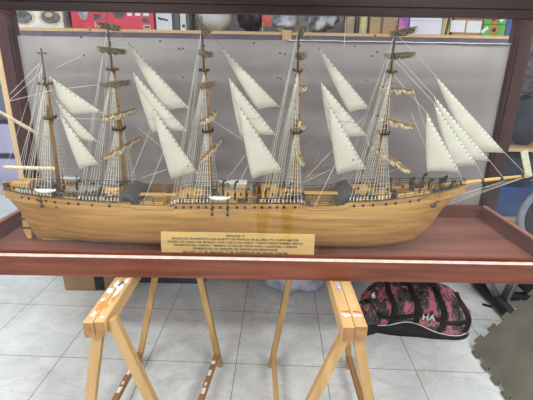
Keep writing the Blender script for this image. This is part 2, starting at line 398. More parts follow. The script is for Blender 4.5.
def deck(name, xa, xb, drop, mt=DECK):
    Xa, Xb = at(xa, 200, Y=YS).x, at(xb, 200, Y=YS).x; m = MB(); top = []; k = 14
    for i in range(k+1):
        X = Xa+(Xb-Xa)*i/k; _, zg, zk, b = interp(min(max(X, stn[0][0]+.02), stn[-1][0]-.01)); top.append((X, zg-drop, max(b-.006, .001)))
    vs = []
    for X, z, b in top: vs += [(X, YS-b, z), (X, YS+b, z), (X, YS+b, z-.006), (X, YS-b, z-.006)]
    fs = []
    for i in range(k):
        for j in range(4): fs.append((i*4+j, i*4+(j+1) % 4, i*4+4+(j+1) % 4, i*4+4+j))
    fs += [(3, 2, 1, 0), (k*4, k*4+1, k*4+2, k*4+3)]
    return m.add(vs, fs).build(name, mt, ship)
deck('poop_deck', 5, 131, .010); deck('after_well_deck', 130, 176, .034); deck('bridge_deck', 173, 305, .010)
deck('fore_well_deck', 303, 348, .034); deck('forecastle_deck', 345, 464, .008)
def dz(xp):  # deck height and gunwale at a photo x
    X = at(xp, 200, Y=YS).x; _, zg, zk, b = interp(X); return X, zg, b
# rudder and keel
m = MB(); kp = [at(x, y, Y=YS) for x, y in ((44, 243), (100, 244.5), (200, 245), (300, 246), (386, 247))]
m.tube([(p.x, YS, max(p.z, ZFL+.0055)) for p in kp], .005, 4); m.build('keel', GOLDX, ship)
rp = [at(x, y, Y=YS) for x, y in ((22, 213), (29, 214), (32, 238), (28, 238), (24, 230))]
m = MB().add([(p.x, YS-.004, p.z) for p in rp]+[(p.x, YS+.004, p.z) for p in rp], [(0,1,2,3,4),(9,8,7,6,5)]+[(i,(i+1) % 5+0,(i+1) % 5+5,i+5) for i in range(5)]).build('rudder', GOLDX, ship)
m = MB(); a = at(22, 222, Y=YS); 
for dy, xx in ((0, 25), (9, 26)):
    p = at(xx, 218+dy, Y=YS); m = MB(); m.box((p.x-.018, YS-.007, p.z-.008), (p.x+.03, YS+.007, p.z+.004)); m.build('rudder_bracket', DKGR, ship)
a = at(21, 222.5, Y=YS-.012); b_ = at(60, 222.5, Y=YS-.08); MB().tube([a, b_], .0012, 4).build('rudder_chain', DLINE, ship)
# raised bulwark round the stern, higher on the far side of the poop
m = MB(); vs = []; fs = []; cap = []
for i in range(17):
    X = at(5+37*(16-i)/16, 200, Y=YS).x; _, zg, zk, b = interp(X); h_ = .026*min(1, (i+2)/5.0); vs += [(X, YS+b-.001, zg), (X, YS+b-.001, zg+h_), (X, YS+b-.005, zg+h_), (X, YS+b-.005, zg)]; cap.append((X, YS+b-.003, zg+h_))
for i in range(16):
    for j in range(4): fs.append((i*4+j, i*4+(j+1) % 4, i*4+4+(j+1) % 4, i*4+4+j))
fs += [(0, 1, 2, 3), (67, 66, 65, 64)]
bw = m.add(vs, fs).build('stern_bulwark', mat('stern_panel_brown', (128, 92, 54), (100, 70, 42), .6, 40), ship)
MB().tube(cap, .0032, 6).build('bulwark_cap', SPAR, bw)
# portholes
pm = MB().lathe([(.0068, -.0015), (.0068, .0015)], (0, 0, 0), 12, Matrix.Rotation(PI/2, 3, 'X')).build('porthole', PORT); pm.parent = ship
pxs = [14,22,29,37.5,46,55,68.5,78.5,92,109.5] + [176,183.5,191,198.5,206,213,220.5,228,237,245,254.5,262,270,277,284,295] + [354,363,373,386,395.5,410,418.5,440,447]
first = True
for i, x in enumerate(pxs):
    gy = [s for s in ST]; yg = None
    for a, c in zip(ST, ST[1:]):
        if a[0] <= x <= c[0]: yg = a[1]+(c[1]-a[1])*(x-a[0])/(c[0]-a[0])
    yp = yg+(4.2 if x < 130 or x > 300 else 3.8)
    Y = YS-.12
    for _ in range(4):
        p = at(x, yp, Y=Y); Y = hull_side_y(p.x, p.z)
    o = pm if first else pm.copy()
    if not first: C.objects.link(o)
    o.parent = ship
    first = False
    d = .01; ya, yb = hull_side_y(p.x-d, p.z), hull_side_y(p.x+d, p.z)
    o.location = Vector((p.x, Y-.0006, p.z))-Vector(ship['_o']); o.rotation_euler = (0, 0, math.atan2(yb-ya, 2*d))
# wales: two raised strakes along the side
m = MB()
for dzz, xa, xb in ((.021, 10, 455), (.002, 8, 130), (.002, 176, 303), (.002, 348, 462)):
    for sgn in (-1, 1):
        pts = []
        for i in range(70):
            X = at(xa+(xb-xa)*i/69, 200, Y=YS).x; _, zg, zk, b = interp(X); z = zg-dzz; y = hull_side_y(X, z)
            if dzz > .01: z = min(z, zg-.008)
            pts.append((X, YS+sgn*(YS-y+.0005), z))
        m.tube(pts, .0014, 4)
m.build('rubbing_strake', mat('strake_brown', (112, 82, 50), None, .5, 50), ship)
# railings, one per raised deck and per side
def railing(xa, xb, h=.024, step=9, both=True):
    for sgn in ((-1, 1) if both else (-1,)):
        m = MB(); pts = []; pts2 = []; n_ = int((xb-xa)/step)
        for i in range(n_+1):
            X = at(xa+(xb-xa)*i/n_, 200, Y=YS).x; _, zg, zk, b = interp(X); y = YS+sgn*(b-.003)
            m.tube([(X, y, zg-.002), (X, y, zg+h)], .0017, 4); pts.append((X, y, zg+h)); pts2.append((X, y, zg+h*.5))
        m.tube(pts, .0018, 4); m.tube(pts2, .0009, 4); m.tube([(p_[0], p_[1]+sgn*.002, p_[2]-h+.001) for p_ in pts], .0024, 4); m.build('railing', BLACK, ship)
railing(8, 129); railing(177, 303, .022); railing(349, 461, .024)
railing(133, 171, .02, 9); railing(307, 344, .02, 9)
# pin rails / dark deadeye bands where the shrouds land
def pinrail(xa, xb):
    for sgn in (-1, 1):
        m = MB(); n_ = int((xb-xa)/2.6)
        for i in range(n_+1):
            X = at(xa+(xb-xa)*i/n_, 200, Y=YS).x; _, zg, zk, b = interp(X); y = YS+sgn*(b+.001)
            m.blob((X, y, zg+.002), .0042, .003, .0050, 6, 4)
        m.build('deadeye_row', BLACK, ship)
BASE = [(60, 195), (125, 180), (211, 188), (295, 195), (377, 185)]; TOPS = [(41, 48), (106, 13), (201, 16), (299, 16), (397, 20)]
for xb, _ in BASE: pinrail(xb-33, xb+6)
# deckhouses and furniture
def house(name, xa, xb, depth, h, mt, drop=.01, dy=0, roof=None, win=0):
    X0, zg, b = dz(xa); X1, zg1, _ = dz(xb); z = min(zg, zg1)-drop-.001
    o = MB().box((X0, YS+dy-depth/2, z), (X1, YS+dy+depth/2, z+h)).build(name, mt, ship, bevel=.001)
    if roof:
        MB().box((X0-.004, YS+dy-depth/2-.004, z+h), (X1+.004, YS+dy+depth/2+.004, z+h+.003)).build('roof', roof, o)
    if win:
        for i in range(win):
            xx = X0+(X1-X0)*(i+.5)/win; MB().box((xx-.004, YS+dy-depth/2-.0015, z+h*.45), (xx+.004, YS+dy-depth/2+.0005, z+h*.75)).build('window', PORT, o)
    return o
GREYR = mat('grey_roof', (150, 146, 138), (130, 126, 120), .6, 40)
house('chart_house', 20, 36, .09, .045, GOLDX, win=3, roof=DECK)
house('wheel_house', 44, 58, .06, .04, DKGR, win=2)
house('deckhouse', 72, 100, .10, .030, mat('weathered_house', (140, 124, 98), (112, 98, 78), .7, 40), roof=GREYR, win=4)
house('deckhouse', 226, 251, .10, .05, GOLDX, roof=GREYR, win=4)
house('deckhouse', 231, 246, .06, .072, GOLDX, win=2, roof=WHITE)
house('deckhouse', 262, 276, .09, .045, GOLDX, win=2, roof=DECK)
house('hatch', 184, 203, .09, .022, GOLDX, roof=DECK); house('hatch', 280, 290, .09, .022, GOLDX, roof=DECK)
house('hatch', 310, 338, .08, .016, GOLDX, .034, roof=mat('hatch_cover', (150, 112, 62), (176, 134, 80), .6, 30)); house('hatch', 140, 166, .08, .016, GOLDX, .034)
house('skylight', 394, 409, .045, .014, mat('skylight_brown', (150, 96, 54), (118, 72, 40), .5, 40), win=3)
house('deckhouse', 352, 366, .1, .035, GOLDX, win=2, roof=DECK)
house('companionway', 108, 120, .05, .032, GOLDX, win=1)
# arched bulkheads at the ends of the well decks
for x, dirn in ((133, 1), (345, -1)):
    X, zg, b = dz(x); m = MB(); vs = []; fs = []; n_ = 8
    for i in range(n_+1):
        a = PI/2*i/n_
        for y in (-.118, .118): vs.append((X+dirn*.065*math.sin(a)-dirn*.02, YS+y*(1-.1*i/n_), zg-.03+.062*math.cos(a)))
    for i in range(n_): fs.append((i*2, i*2+1, i*2+3, i*2+2))
    vs += [(X-dirn*.02, YS-.118, zg-.032), (X-dirn*.02, YS+.118, zg-.032)]; q = len(vs)-2
    fs.append(tuple([q]+[2*i for i in range(n_+1)])); fs.append(tuple([q+1]+[2*i+1 for i in reversed(range(n_+1))])); fs.append((q, q+1, 2*n_+1, 2*n_))
    m.add(vs, fs).build('turtleback', DKGR, ship)
# catwalks over the wells
for xa, xb in ((131, 176), (304, 347)):
    X0, z0, _ = dz(xa); X1, z1, _ = dz(xb); z = max(z0, z1)-.004
    o = MB().box((X0, YS-.018, z), (X1, YS+.018, z+.004)).build('catwalk', SPAR, ship)
# far side bulwark capping seen over the wells
for xa, xb in ((131, 176), (304, 347)):
    X0, z0, _ = dz(xa); X1, z1, _ = dz(xb)
    MB().box((X0+.01, YS+.122, z0-.03), (X1-.01, YS+.127, z0+.014)).build('bulwark_panel', mat('bulwark_brown', (140, 100, 60), (112, 80, 50), .6, 30), ship)
# ventilators: a stalk and a bent cowl
def vent(xp, dy, h=.045, r=.005):
    X, zg, b = dz(xp); z = zg-.012; m = MB()
    pts = [(X, YS+dy, z), (X, YS+dy, z+h*.75), (X+.002, YS+dy, z+h*.92), (X+.008, YS+dy, z+h), (X+.016, YS+dy, z+h)]
    m.tube(pts, [r, r, r, r*1.15, r*1.6], 8); m.build('ventilator', BLACK, ship, smooth=True)
for x, dy, h in ((83, -.04, .075), (88, .05, .04), (104, -.07, .035), (118, .04, .045), (224, -.03, .09), (236, -.05, .09), (247, -.07, .062), (254, .05, .05), (266, -.05, .058), (258, -.09, .03), (206, .04, .035), (285, -.05, .04), (289, .04, .05),
                 (411, .03, .055), (415, -.04, .055), (426, -.01, .055), (425, .06, .06), (436, -.02, .06), (443, .03, .05), (447, -.02, .04), (384, -.02, .035), (352, -.04, .045), (358, .05, .045)): vent(x, dy, h)
# small dark fittings: winches and bollards
def winch(xp, dy, s=1.0):
    X, zg, b = dz(xp); z = zg-.011; m = MB()
    m.tube([(X-.012*s, YS+dy, z+.009*s), (X+.012*s, YS+dy, z+.009*s)], .0055*s, 8)
    for e in (-1, 1): m.box((X+e*.012*s-.0015, YS+dy-.006*s, z), (X+e*.012*s+.0015, YS+dy+.006*s, z+.016*s))
    m.build('winch', BLACK, ship)
for i, (x, dy) in enumerate(((66, -.06), (70, -.02), (92, -.08), (100, -.06), (106, -.03), (115, -.07), (122, -.05), (128, -.06), (205, -.08), (216, -.02), (243, -.09), (268, -.09), (293, -.07), (300, -.06), (302, .02), (350, -.07), (356, -.06), (368, -.08), (386, -.09), (390, 0), (420, .03), (432, -.05), (440, -.03))): winch(x, dy, 1.3)
# capstans
for x, dy in ((404, .04), (428, -.05), (62, .03)):
    X, zg, b = dz(x); MB().lathe([(.008, 0), (.005, .006), (.006, .014), (.009, .018), (.004, .021)], (X, YS+dy, zg-.010), 10).build('capstan', DKGR, ship)
FITM = [DKGR, BLACK, mat('bronze_fitting', (120, 96, 62), (92, 72, 46), .6, 60), mat('weathered_timber', (150, 134, 106), (122, 106, 82), .7, 60)]
random.seed(21)
def fitting(xp, dy, drop=.010):
    X, zg, b = dz(xp); z = zg-drop-.001; m = MB(); k_ = random.randrange(4); dy = max(-b+.02, min(b-.02, dy)); h = random.uniform(.02, .045)
    if k_ == 0: m.lathe([(.006, 0), (.0045, h*.3), (.0045, h*.8), (.007, h)], (X, YS+dy, z), 8)
    elif k_ == 1: m.box((X-.010, YS+dy-.008, z), (X+.010, YS+dy+.008, z+h*.7)); m.box((X-.012, YS+dy-.010, z+h*.7), (X+.012, YS+dy+.010, z+h*.8))
    elif k_ == 2: m.tube([(X-.008, YS+dy, z), (X-.008, YS+dy, z+h), (X+.008, YS+dy, z+h), (X+.008, YS+dy, z)], .0025, 5)
    else: m.tube([(X, YS+dy, z), (X, YS+dy, z+h)], .003, 6); m.blob((X, YS+dy, z+h), .006, .006, .006, 8, 5)
    m.build(('bollard', 'locker', 'hoop_bitt', 'lamp_post')[k_], random.choice(FITM), ship)
for xa, xb, n_, dr in ((12, 42, 12, .01), (58, 128, 34, .01), (178, 222, 10, .01), (252, 302, 16, .01), (352, 452, 20, .009), (134, 170, 7, .034), (308, 342, 6, .034)):
    for i in range(n_): fitting(xa+(xb-xa)*(i+random.random())/n_, random.choice((-.1, -.08, -.06, -.03, .0, .05, .08, .1)), dr)
# gilded steering wheel near the stern
X, zg, b = dz(41); m = MB(); c = Vector((X, YS-.03, zg+.03))
m.tube([c+Vector((.018*math.cos(a*PI/6), 0, .018*math.sin(a*PI/6))) for a in range(13)], .0018, 5)
for a in range(4): m.tube([c-Vector((math.cos(a*PI/4), 0, math.sin(a*PI/4)))*.023, c+Vector((math.cos(a*PI/4), 0, math.sin(a*PI/4)))*.023], .001, 4)
m.box((X-.003, YS-.029, zg-.011), (X+.003, YS-.02, zg+.03)); m.build('steering_wheel', DKGR, ship)
# lifeboats hanging in davits on the near and far side
def lifeboat(xa, xb, sgn, lift=.018):
    X0, zg, b = dz(xa); X1, _, b1 = dz(xb); L = (X1-X0); cx = (X0+X1)/2; yy = YS+sgn*(max(b, b1)-.002); z = zg+lift
    m = MB(); vs = []; fs = []; ns, nt_ = 14, 8
    for i in range(ns+1):
        u = -1+2*i/ns; w_ = .017*(1-abs(u)**2.4)+.0008
        for j in range(nt_+1):
            a = PI*j/nt_; vs.append((cx+u*L/2, yy-w_*math.cos(a), z+.004*u*u - .016*(1-.5*abs(u)**3)*math.sin(a)**.8))
    for i in range(ns):
        for j in range(nt_): q = i*(nt_+1)+j; fs.append((q, q+1, q+nt_+2, q+nt_+1))
        q = i*(nt_+1); fs.append((q, q+nt_+1, q+nt_+1+nt_, q+nt_))
    m.add(vs, fs); o = m.build('lifeboat', BOATW, ship, smooth=True)
    dv = MB()
    for e in (-.72, .72):
        x = cx+e*L/2; y1 = yy-sgn*.004
        dv.tube([(x, YS+sgn*(b+.002), zg-.055), (x, YS+sgn*(b+.002), zg+.0), (x, YS+sgn*(b+.003), zg+.036), (x, YS+sgn*(b-.006), zg+.046), (x, yy-.002, z+.004)], .0022, 6)
        dv.box((x-.006, YS+sgn*(b+.004)-.003, zg-.03), (x+.006, YS+sgn*(b+.004)+.003, zg-.02)); dv.box((x-.006, YS+sgn*(b+.001)-.003, zg-.056), (x+.006, YS+sgn*(b+.001)+.003, zg-.046))
    dv.build('davit', BLACK, o)
lifeboat(50, 70, -1, .032); lifeboat(213, 233, -1, .030); lifeboat(52, 72, 1, .03); lifeboat(216, 236, 1, .03)

# ---- masts
def mpt(k, y, dY=0):
    """point of mast k at photo height y (middle plane of the ship)"""
    (xb, yb), (xt, yt) = BASE[k], TOPS[k]; t = (yb-y)/(yb-yt); return at(xb+(xt-xb)*t, y, Y=YS+dY)
masts = []
TOPY = [118, 129, 131, 132, 133]; XTR = [84, 70, 71, 71, 72]
for k in range(5):
    B, T = mpt(k, BASE[k][1]+4), mpt(k, TOPS[k][1]); B.z = min(B.z, dz(BASE[k][0])[1]-.008)
    p1 = mpt(k, TOPY[k]-12); p2 = mpt(k, XTR[k]-4)
    o = MB().tube([B, mpt(k, TOPY[k]+10), p1], [.0085, .008, .0065], 10).build('mast', GOLD, ship, smooth=True); masts.append(o)
    dY = Vector((.010, 0, 0))
    MB().tube([mpt(k, TOPY[k]+2)+dY, p2+dY*.8], [.006, .005], 8).build('topmast', GOLD, o, smooth=True)
    MB().tube([mpt(k, XTR[k]+3), T], [.0055, .0034], 8).build('topgallant_mast', mat('dusty_mast', (128, 104, 76), (100, 80, 60), .7, 40), o, smooth=True)
    # fighting top: half-round platform with rim and brackets
    c = mpt(k, TOPY[k]); m = MB(); rr = .034 if k else .030
    m.lathe([(rr*.8, -.004), (rr, -.002), (rr, .002)], c, 14, Matrix.Diagonal((.8, 1.4, 1)))
    for a in range(14):
        q = 2*PI*a/14; m.tube([c+Vector((rr*.78*math.cos(q), rr*1.35*math.sin(q), 0)), c+Vector((rr*.78*math.cos(q), rr*1.35*math.sin(q), .013))], .0014, 4)
    m.build('top_platform', BLACK, o)
    m = MB(); 
    for sx in (-1, 1): m.tube([c+Vector((sx*rr*.5, 0, -.003)), c+Vector((sx*.006, 0, -.03))], .003, 5)
    m.tube([c+Vector((0, -.03, -.004)), c+Vector((0, 0, -.035))], .003, 5); m.tube([c+Vector((0, .03, -.004)), c+Vector((0, 0, -.035))], .003, 5)
    m.tube([c+Vector((-.004, 0, -.03)), c+Vector((-.004, 0, .035))], .0105, 8)
    m.build('mast_cheek', GOLD, o)
    m = MB()
    for dx in (-.012, .012, 0): m.tube([c+Vector((dx, -.012, 0)), c+Vector((dx*.9, -.012, .055))], .0022, 5)
    m.blob(c+Vector((0, 0, .05)), .013, .013, .006, 8, 5); m.build('mast_cap', GOLD, o)
    c = mpt(k, XTR[k]); m = MB(); m.box(c-Vector((.018, .03, .0025)), c+Vector((.018, .03, .0025)))
    for dx in (-.015, .015):
        for dy in (-.027, 0, .027): m.blob(c+Vector((dx, dy, .005)), .0035, .0035, .006, 6, 4)
    m.build('crosstrees', BLACK, o)
    m = MB(); random.seed(k)      # blocks along the mast
    for i in range(9):
        y = XTR[k]+5+i*(TOPY[k]-XTR[k])/9.5; p = mpt(k, y); m.blob(p+Vector((random.choice((-1, 1))*.009, -.006, 0)), .0036, .0036, .005, 6, 4)
    for i in range(5):
        p = mpt(k, TOPS[k][1]+6+i*8); m.blob(p+Vector((random.choice((-1, 1))*.006, -.005, 0)), .0034, .0034, .0045, 6, 4)
    m.build('block_cluster', DKGR, o)
    m = MB(); q = mpt(k, BASE[k][1]-1); 
    for i in range(7): m.tube([q+Vector((-.03+.01*i, -.02, -.02)), q+Vector((-.03+.01*i, -.02, .012))], .0016, 4)
    m.box(q+Vector((-.034, -.023, -.008)), q+Vector((.034, -.017, -.003))); m.build('fife_rail', BLACK, o)
# cross on top of the aft mast
c = mpt(0, 53); MB().tube([c+Vector((-.022, 0, .001)), c+Vector((.022, 0, -.001))], .0022, 5).build('truck_cross', mat('brown_cross', (104, 76, 50), None, .7), masts[0])

# yards set square with small bracing; h = half length, a = brace angle, tilt from the horizontal
def yard(k, y, h, a=0, tilt=0, furl=FURL, fr=.010, wood_=YARDM, r=.0048, heavy=1.0, fwd=.012):
    c = mpt(k, y)+Vector((fwd, 0, 0)); a = math.radians(a); tl = math.radians(tilt)
    d = Vector((math.sin(a)*math.cos(tl), -math.cos(a)*math.cos(tl), math.sin(tl))); c += d*(.035 if k == 4 else 0)
    m = MB().tube([c-d*h, c-d*h*.5, c, c+d*h*.5, c+d*h], [r*.55, r*.9, r, r*.9, r*.55], 8)
    o = m.build('yard', wood_, masts[k], smooth=True)
    # bunched canvas lashed along the yard
    m = MB(); n_ = 17; random.seed(int(y)*7+k); pts = []; rs = []
    for i in range(n_):
        u = -1+2*i/(n_-1); s = .55+.45*math.cos(i*PI/2)**2
        pts.append(c+d*h*.92*u+Vector((random.uniform(-.003, .003), 0, -fr*heavy*(.45+1.3*abs(math.sin(i*PI/4)))*(1-.5*abs(u)))))
        rs.append(fr*heavy*random.uniform(.55, 1.0)*(1-.3*abs(u)**3))
    m.tube(pts, rs, 7); m.build('furled_sail', furl, masts[k], smooth=True)
    m = MB()
    for i in range(9):
        p = c+d*h*.92*(-1+i/4); m.tube([p+Vector((-.009, 0, .002)), p+Vector((0, 0, .006)), p+Vector((.009, 0, .002)), p+Vector((.010, 0, -.012)), p+Vector((0, 0, -.02)), p+Vector((-.009, 0, -.012)), p+Vector((-.009, 0, .002))], .0012, 4)
    m.build('gasket', mat('gasket_cord', (150, 120, 86), None, .8) if 'gk' not in GK else GK['gk'], masts[k])
    return c, d, h
GK = {}
GK['gk'] = mat('gasket_cord', (150, 120, 86), (120, 94, 66), .8, 50)
YD = {}
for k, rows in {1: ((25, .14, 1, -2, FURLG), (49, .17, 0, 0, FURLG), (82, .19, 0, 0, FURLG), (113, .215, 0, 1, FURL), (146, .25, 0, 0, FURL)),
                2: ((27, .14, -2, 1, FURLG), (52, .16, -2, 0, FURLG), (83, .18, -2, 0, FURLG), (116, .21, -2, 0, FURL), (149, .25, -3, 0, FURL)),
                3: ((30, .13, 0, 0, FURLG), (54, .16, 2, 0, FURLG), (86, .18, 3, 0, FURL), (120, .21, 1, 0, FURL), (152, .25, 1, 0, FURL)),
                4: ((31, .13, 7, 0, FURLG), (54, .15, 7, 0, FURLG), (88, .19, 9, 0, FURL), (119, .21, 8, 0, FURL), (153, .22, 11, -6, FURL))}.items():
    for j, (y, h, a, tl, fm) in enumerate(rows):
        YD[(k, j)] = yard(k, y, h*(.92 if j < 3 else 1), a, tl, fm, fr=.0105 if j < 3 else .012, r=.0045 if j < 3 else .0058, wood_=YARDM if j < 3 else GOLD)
# gaff and boom of the aftermost mast
def P2(x, y, dY=0): return at(x, y, Y=YS+dY)
MB().tube([P2(51, 141), P2(26, 127, -.01), P2(-3, 110, -.02)], [.007, .009, .006], 8).build('gaff', mat('pale_gaff', (198, 182, 150), (168, 150, 120), .7, 30), masts[0], smooth=True)
MB().tube([P2(58, 171), P2(30, 168.5), P2(4, 168)], [.005, .006, .005], 8).build('boom', SPAR, masts[0], smooth=True)
m = MB(); pts = []; rs = []
for i in range(20):
    t = i/19; p = P2(57-53*t, 168.5-1.5*t); pts.append(p); rs.append(.006+.0035*abs(math.sin(i*1.9)))
m.tube(pts, rs, 7).build('furled_spanker', FURL, masts[0], smooth=True)

# ---- bowsprit
MB().tube([P2(440, 186), P2(467, 182.5), P2(500, 178.5), P2(529, 175.5)], [.011, .0105, .008, .0055], 10).build('bowsprit', SPAR, ship, smooth=True)
m = MB()
for x, y in ((460, 183.4), (482, 180.7), (501, 178.4), (522, 176)): m.tube([P2(x-1.2, y+.15), P2(x+1.2, y-.15)], .0115 if x < 505 else .008, 10)
m.build('bowsprit_band', BLACK, ship)
m = MB(); a = P2(524, 151); b_ = P2(529, 177)   # cream strip bound upright to the sprit end
m.bar(a, b_, .03, .006); m.build('sprit_pennant', mat('cream_tape', (226, 220, 190), (206, 200, 170), .8, 60), ship, bevel=.001)

# ---- staysails
def sail(pts, dY, belly=.006, hang=True):
    A, B_, D = [at(x, y, Y=YS+dY) for x, y in pts]      # head, clew to the right on the stay, lower left corner
    n_ = 9; vs = []; fs = []; idx = {}
    for side in (0, 1):
        for i in range(n_+1):
            for j in range(n_+1-i):
                u, v = i/n_, j/n_; w_ = 1-u-v; p = A*w_+B_*u+D*v
                s = 27*u*v*w_; foot = 4*u*v*(1 if w_ < .001 else (1-w_)**3)
                p = p+Vector((0, -belly*s-.0014*side, .006*foot))
                p.x -= .005*4*v*w_*(1-u)
                idx[(side, i, j)] = len(vs); vs.append(p)
    for side in (0, 1):
        for i in range(n_):
            for j in range(n_-i):
                a, b2, c = idx[(side, i, j)], idx[(side, i+1, j)], idx[(side, i, j+1)]
                fs.append((a, b2, c) if side else (a, c, b2))
                if j < n_-i-1:
                    d = idx[(side, i+1, j+1)]; fs.append((b2, d, c) if side else (b2, c, d))
    rim = [(i, 0) for i in range(n_)]+[(n_-j, j) for j in range(n_)]+[(0, j) for j in range(n_, 0, -1)]
    for a, b2 in zip(rim, rim[1:]+rim[:1]): fs.append((idx[(0,)+a], idx[(0,)+b2], idx[(1,)+b2], idx[(1,)+a]))
    o = MB().add(vs, fs).build('staysail', SAIL, ship, smooth=True)
    m = MB(); L = (B_-A).length; q = int(L/.025)
    for i in range(q+1): p = (A+(B_-A)*((i+.5)/(q+1))); p = p+(D-p).normalized()*.006; m.blob(p+Vector((0, -.003, 0)), .0028, .0028, .0028, 6, 4)
    m.build('sail_hanks', mat('hank_brown', (96, 84, 64), None, .7) if 'hk' not in GK else GK['hk'], o)
    MB().tube([A, B_], .0009, 4).build('luff_rope', GK['rp'], o)
GK['hk'] = mat('hank_brown', (74, 62, 46), (58, 48, 36), .7, 60); GK['rp'] = mat('luff_cord', (170, 156, 130), None, .8)
SL = [((49,76),(103,113),(66,117),.03),((56,100),(98,142),(74,143),.01),((60,114),(99,165),(80,170),-.01),
      ((126,40),(189,108),(164,112),.03),((133,72),(187,131),(152,133),.01),((152,106),(198,173),(171,179),-.01),
      ((220,45),(280,107),(257,110),.03),((229,78),(276,135),(241,138),.01),((239,106),(283,172),(252,179),-.01),
      ((317,45),(370,109),(349,113),.03),((321,82),(367,136),(331,141),.01),((329,104),(366,169),(337,175),-.01),
      ((435,75),(505,153),(470,154),.02),((434,96),(490,161),(456,163),.0),((434,103),(477,165),(452,169),-.018),((427,113),(460,173),(427,172),-.035)]
for a, b_, c, d in SL: sail((a, b_, c), d) if a[0] < 400 else sail((a, b_, c), d, .005)
# ship's name on the bow
X0 = at(429, 196, Y=YS-.09); 
for i, ch in enumerate('FRANCE II'):
    if ch == ' ': continue
    x = 420+i*2.05; y = 197.6-(x-420)*.155
    Y = YS-.1
    for _ in range(4):
        p = at(x, y, Y=Y); Y = hull_side_y(p.x, p.z)
    d = .01; an = math.atan2(hull_side_y(p.x+d, p.z)-hull_side_y(p.x-d, p.z), 2*d)
    text('name_letter', ch, .012, (p.x, Y-.0016, p.z), BLACK, ship, (PI/2, 0, an))
# anchor at the bow
p = at(435, 204.5, Y=YS-.07); Y = hull_side_y(p.x, p.z)-.005; p.y = Y; m = MB()
m.tube([p+Vector((.012, 0, .018)), p+Vector((-.006, 0, -.012))], .0028, 6); m.tube([p+Vector((-.019, 0, -.002)), p+Vector((-.012, 0, -.014)), p+Vector((0, 0, -.016)), p+Vector((.009, 0, -.009))], .0035, 6)
m.tube([p+Vector((.0, .004, .022)), p+Vector((.022, -.004, .012))], .0025, 6); m.blob(p+Vector((-.012, 0, -.012)), .006, .004, .006, 8, 5); m.blob(p+Vector((.004, 0, .0)), .005, .004, .008, 8, 5); m.build('anchor', BLACK, ship)

# ---- shrouds with ratlines
RN = .0009
for k in range(5):
    xb = BASE[k][0]
    for sgn in (-1, 1):
        top = mpt(k, TOPY[k]+1)+Vector((0, sgn*.03, 0)); lows = []; m = MB()
        for i in range(6):
            X = at(xb-13+i*3.4, 200, Y=YS).x; _, zg, zk, b = interp(X); q = Vector((X, YS+sgn*b, zg+.002)); lows.append(q)
            m.tube([top+Vector((-.008+.0032*i, 0, 0)), q], RN, 4); m.tube([q, q+Vector((0, 0, .018))], .0022, 5)
        for r_ in range(1, 15):
            t = r_/16; a = [(top+Vector((-.008+.0032*i, 0, 0))).lerp(lows[i], t) for i in (0, 5)]; m.tube([a[0], a[1]], .0006, 3)
        m.build('shrouds', LINE, ship)
        top = mpt(k, XTR[k]+2)+Vector((0, sgn*.015, 0)); top2 = mpt(k, TOPS[k][1]+12); m = MB()
        for i in range(6):
            X = at(xb-33+i*3.2, 200, Y=YS).x; _, zg, zk, b = interp(X); q = Vector((X, YS+sgn*b, zg+.002))
            m.tube([(top if i > 1 else top2)+Vector((0, 0, 0)), q], RN*.8, 4); m.tube([q, q+Vector((0, 0, .018))], .0022, 5)
        m.build('backstays', LINE, ship)
        # topmast ladder from the top to the crosstrees
        a0, b0 = mpt(k, TOPY[k]-1)+Vector((-.022, sgn*.04, 0)), mpt(k, XTR[k]+1)+Vector((-.004, sgn*.01, 0)); a1 = a0+Vector((.026, 0, 0)); b1 = b0+Vector((.006, 0, 0)); m = MB()
        for t in (0, .5, 1): m.tube([a0.lerp(a1, t), b0.lerp(b1, t)], .0009, 4)
        for r_ in range(1, 12): m.tube([a0.lerp(b0, r_/12), a1.lerp(b1, r_/12)], .0006, 3)
        m.build('topmast_shrouds', LINE, ship)
# ---- stays and running rigging
def rope(name, pl, r=.0009, mt=LINE, dY=0):
    m = MB()
    for seg in pl: m.tube([at(x, y, Y=YS+(seg[2] if len(seg) > 2 else dY)) for x, y in seg[:2]], r, 4)
    return m.build(name, mt, ship)
for (h, c, f_, d) in SL:
    sx = (c[1]-h[1])/(c[0]-h[0])
    if h[0] < 400:
        k = min(range(5), key=lambda i: abs(TOPS[i][0]-h[0]) if TOPS[i][0] < h[0]+4 else 999); xm = BASE[k][0]+(TOPS[k][0]-BASE[k][0])*.75
        y0 = max(TOPS[k][1]+6, h[1]-sx*(h[0]-xm)); m = MB(); m.tube([mpt(k, y0), at(*h, Y=YS+d)], .0009, 4)
        m.tube([at(*c, Y=YS+d), mpt(k+1, min(186, c[1]+sx*9))], .0009, 4); m.build('stay', DLINE, ship)
    else:
        ty = {75: 33, 96: 52, 103: 58, 113: 72}[h[1]]; fx = {75: (524, 172.5), 96: (502, 176), 103: (483, 178.5), 113: (462, 181)}[h[1]]
        m = MB(); m.tube([mpt(4, ty), at(*h, Y=YS+d)], .0008, 4); m.tube([at(*c, Y=YS+d), at(*fx, Y=YS)], .0010, 4); m.build('stay', LINE, ship)
rope('bobstay', [((526, 177), (441, 207)), ((526, 177), (447, 202)), ((505, 180.5), (438, 203)), ((480, 183), (447, 189)), ((526, 177), (451, 196))], .0010)
rope('running_line', [((340, 155), (314, 207), -.13), ((363, 118), (306, 178)), ((330, 170), (302, 183))], .0010)
rope('running_line', [((248, 165), (232, 197), -.1), ((257, 140), (214, 196)), ((212, 120), (258, 150)), ((258, 150), (270, 162))], .0009)
rope('running_line', [((164, 150), (142, 206), -.12), ((138, 128), (192, 171)), ((141, 178), (180, 165)), ((150, 130), (132, 175))], .0009)
rope('running_line', [((387, 120), (362, 168)), ((411, 113), (427, 150)), ((400, 168), (372, 178)), ((413, 90), (440, 172), .02)], .0008)
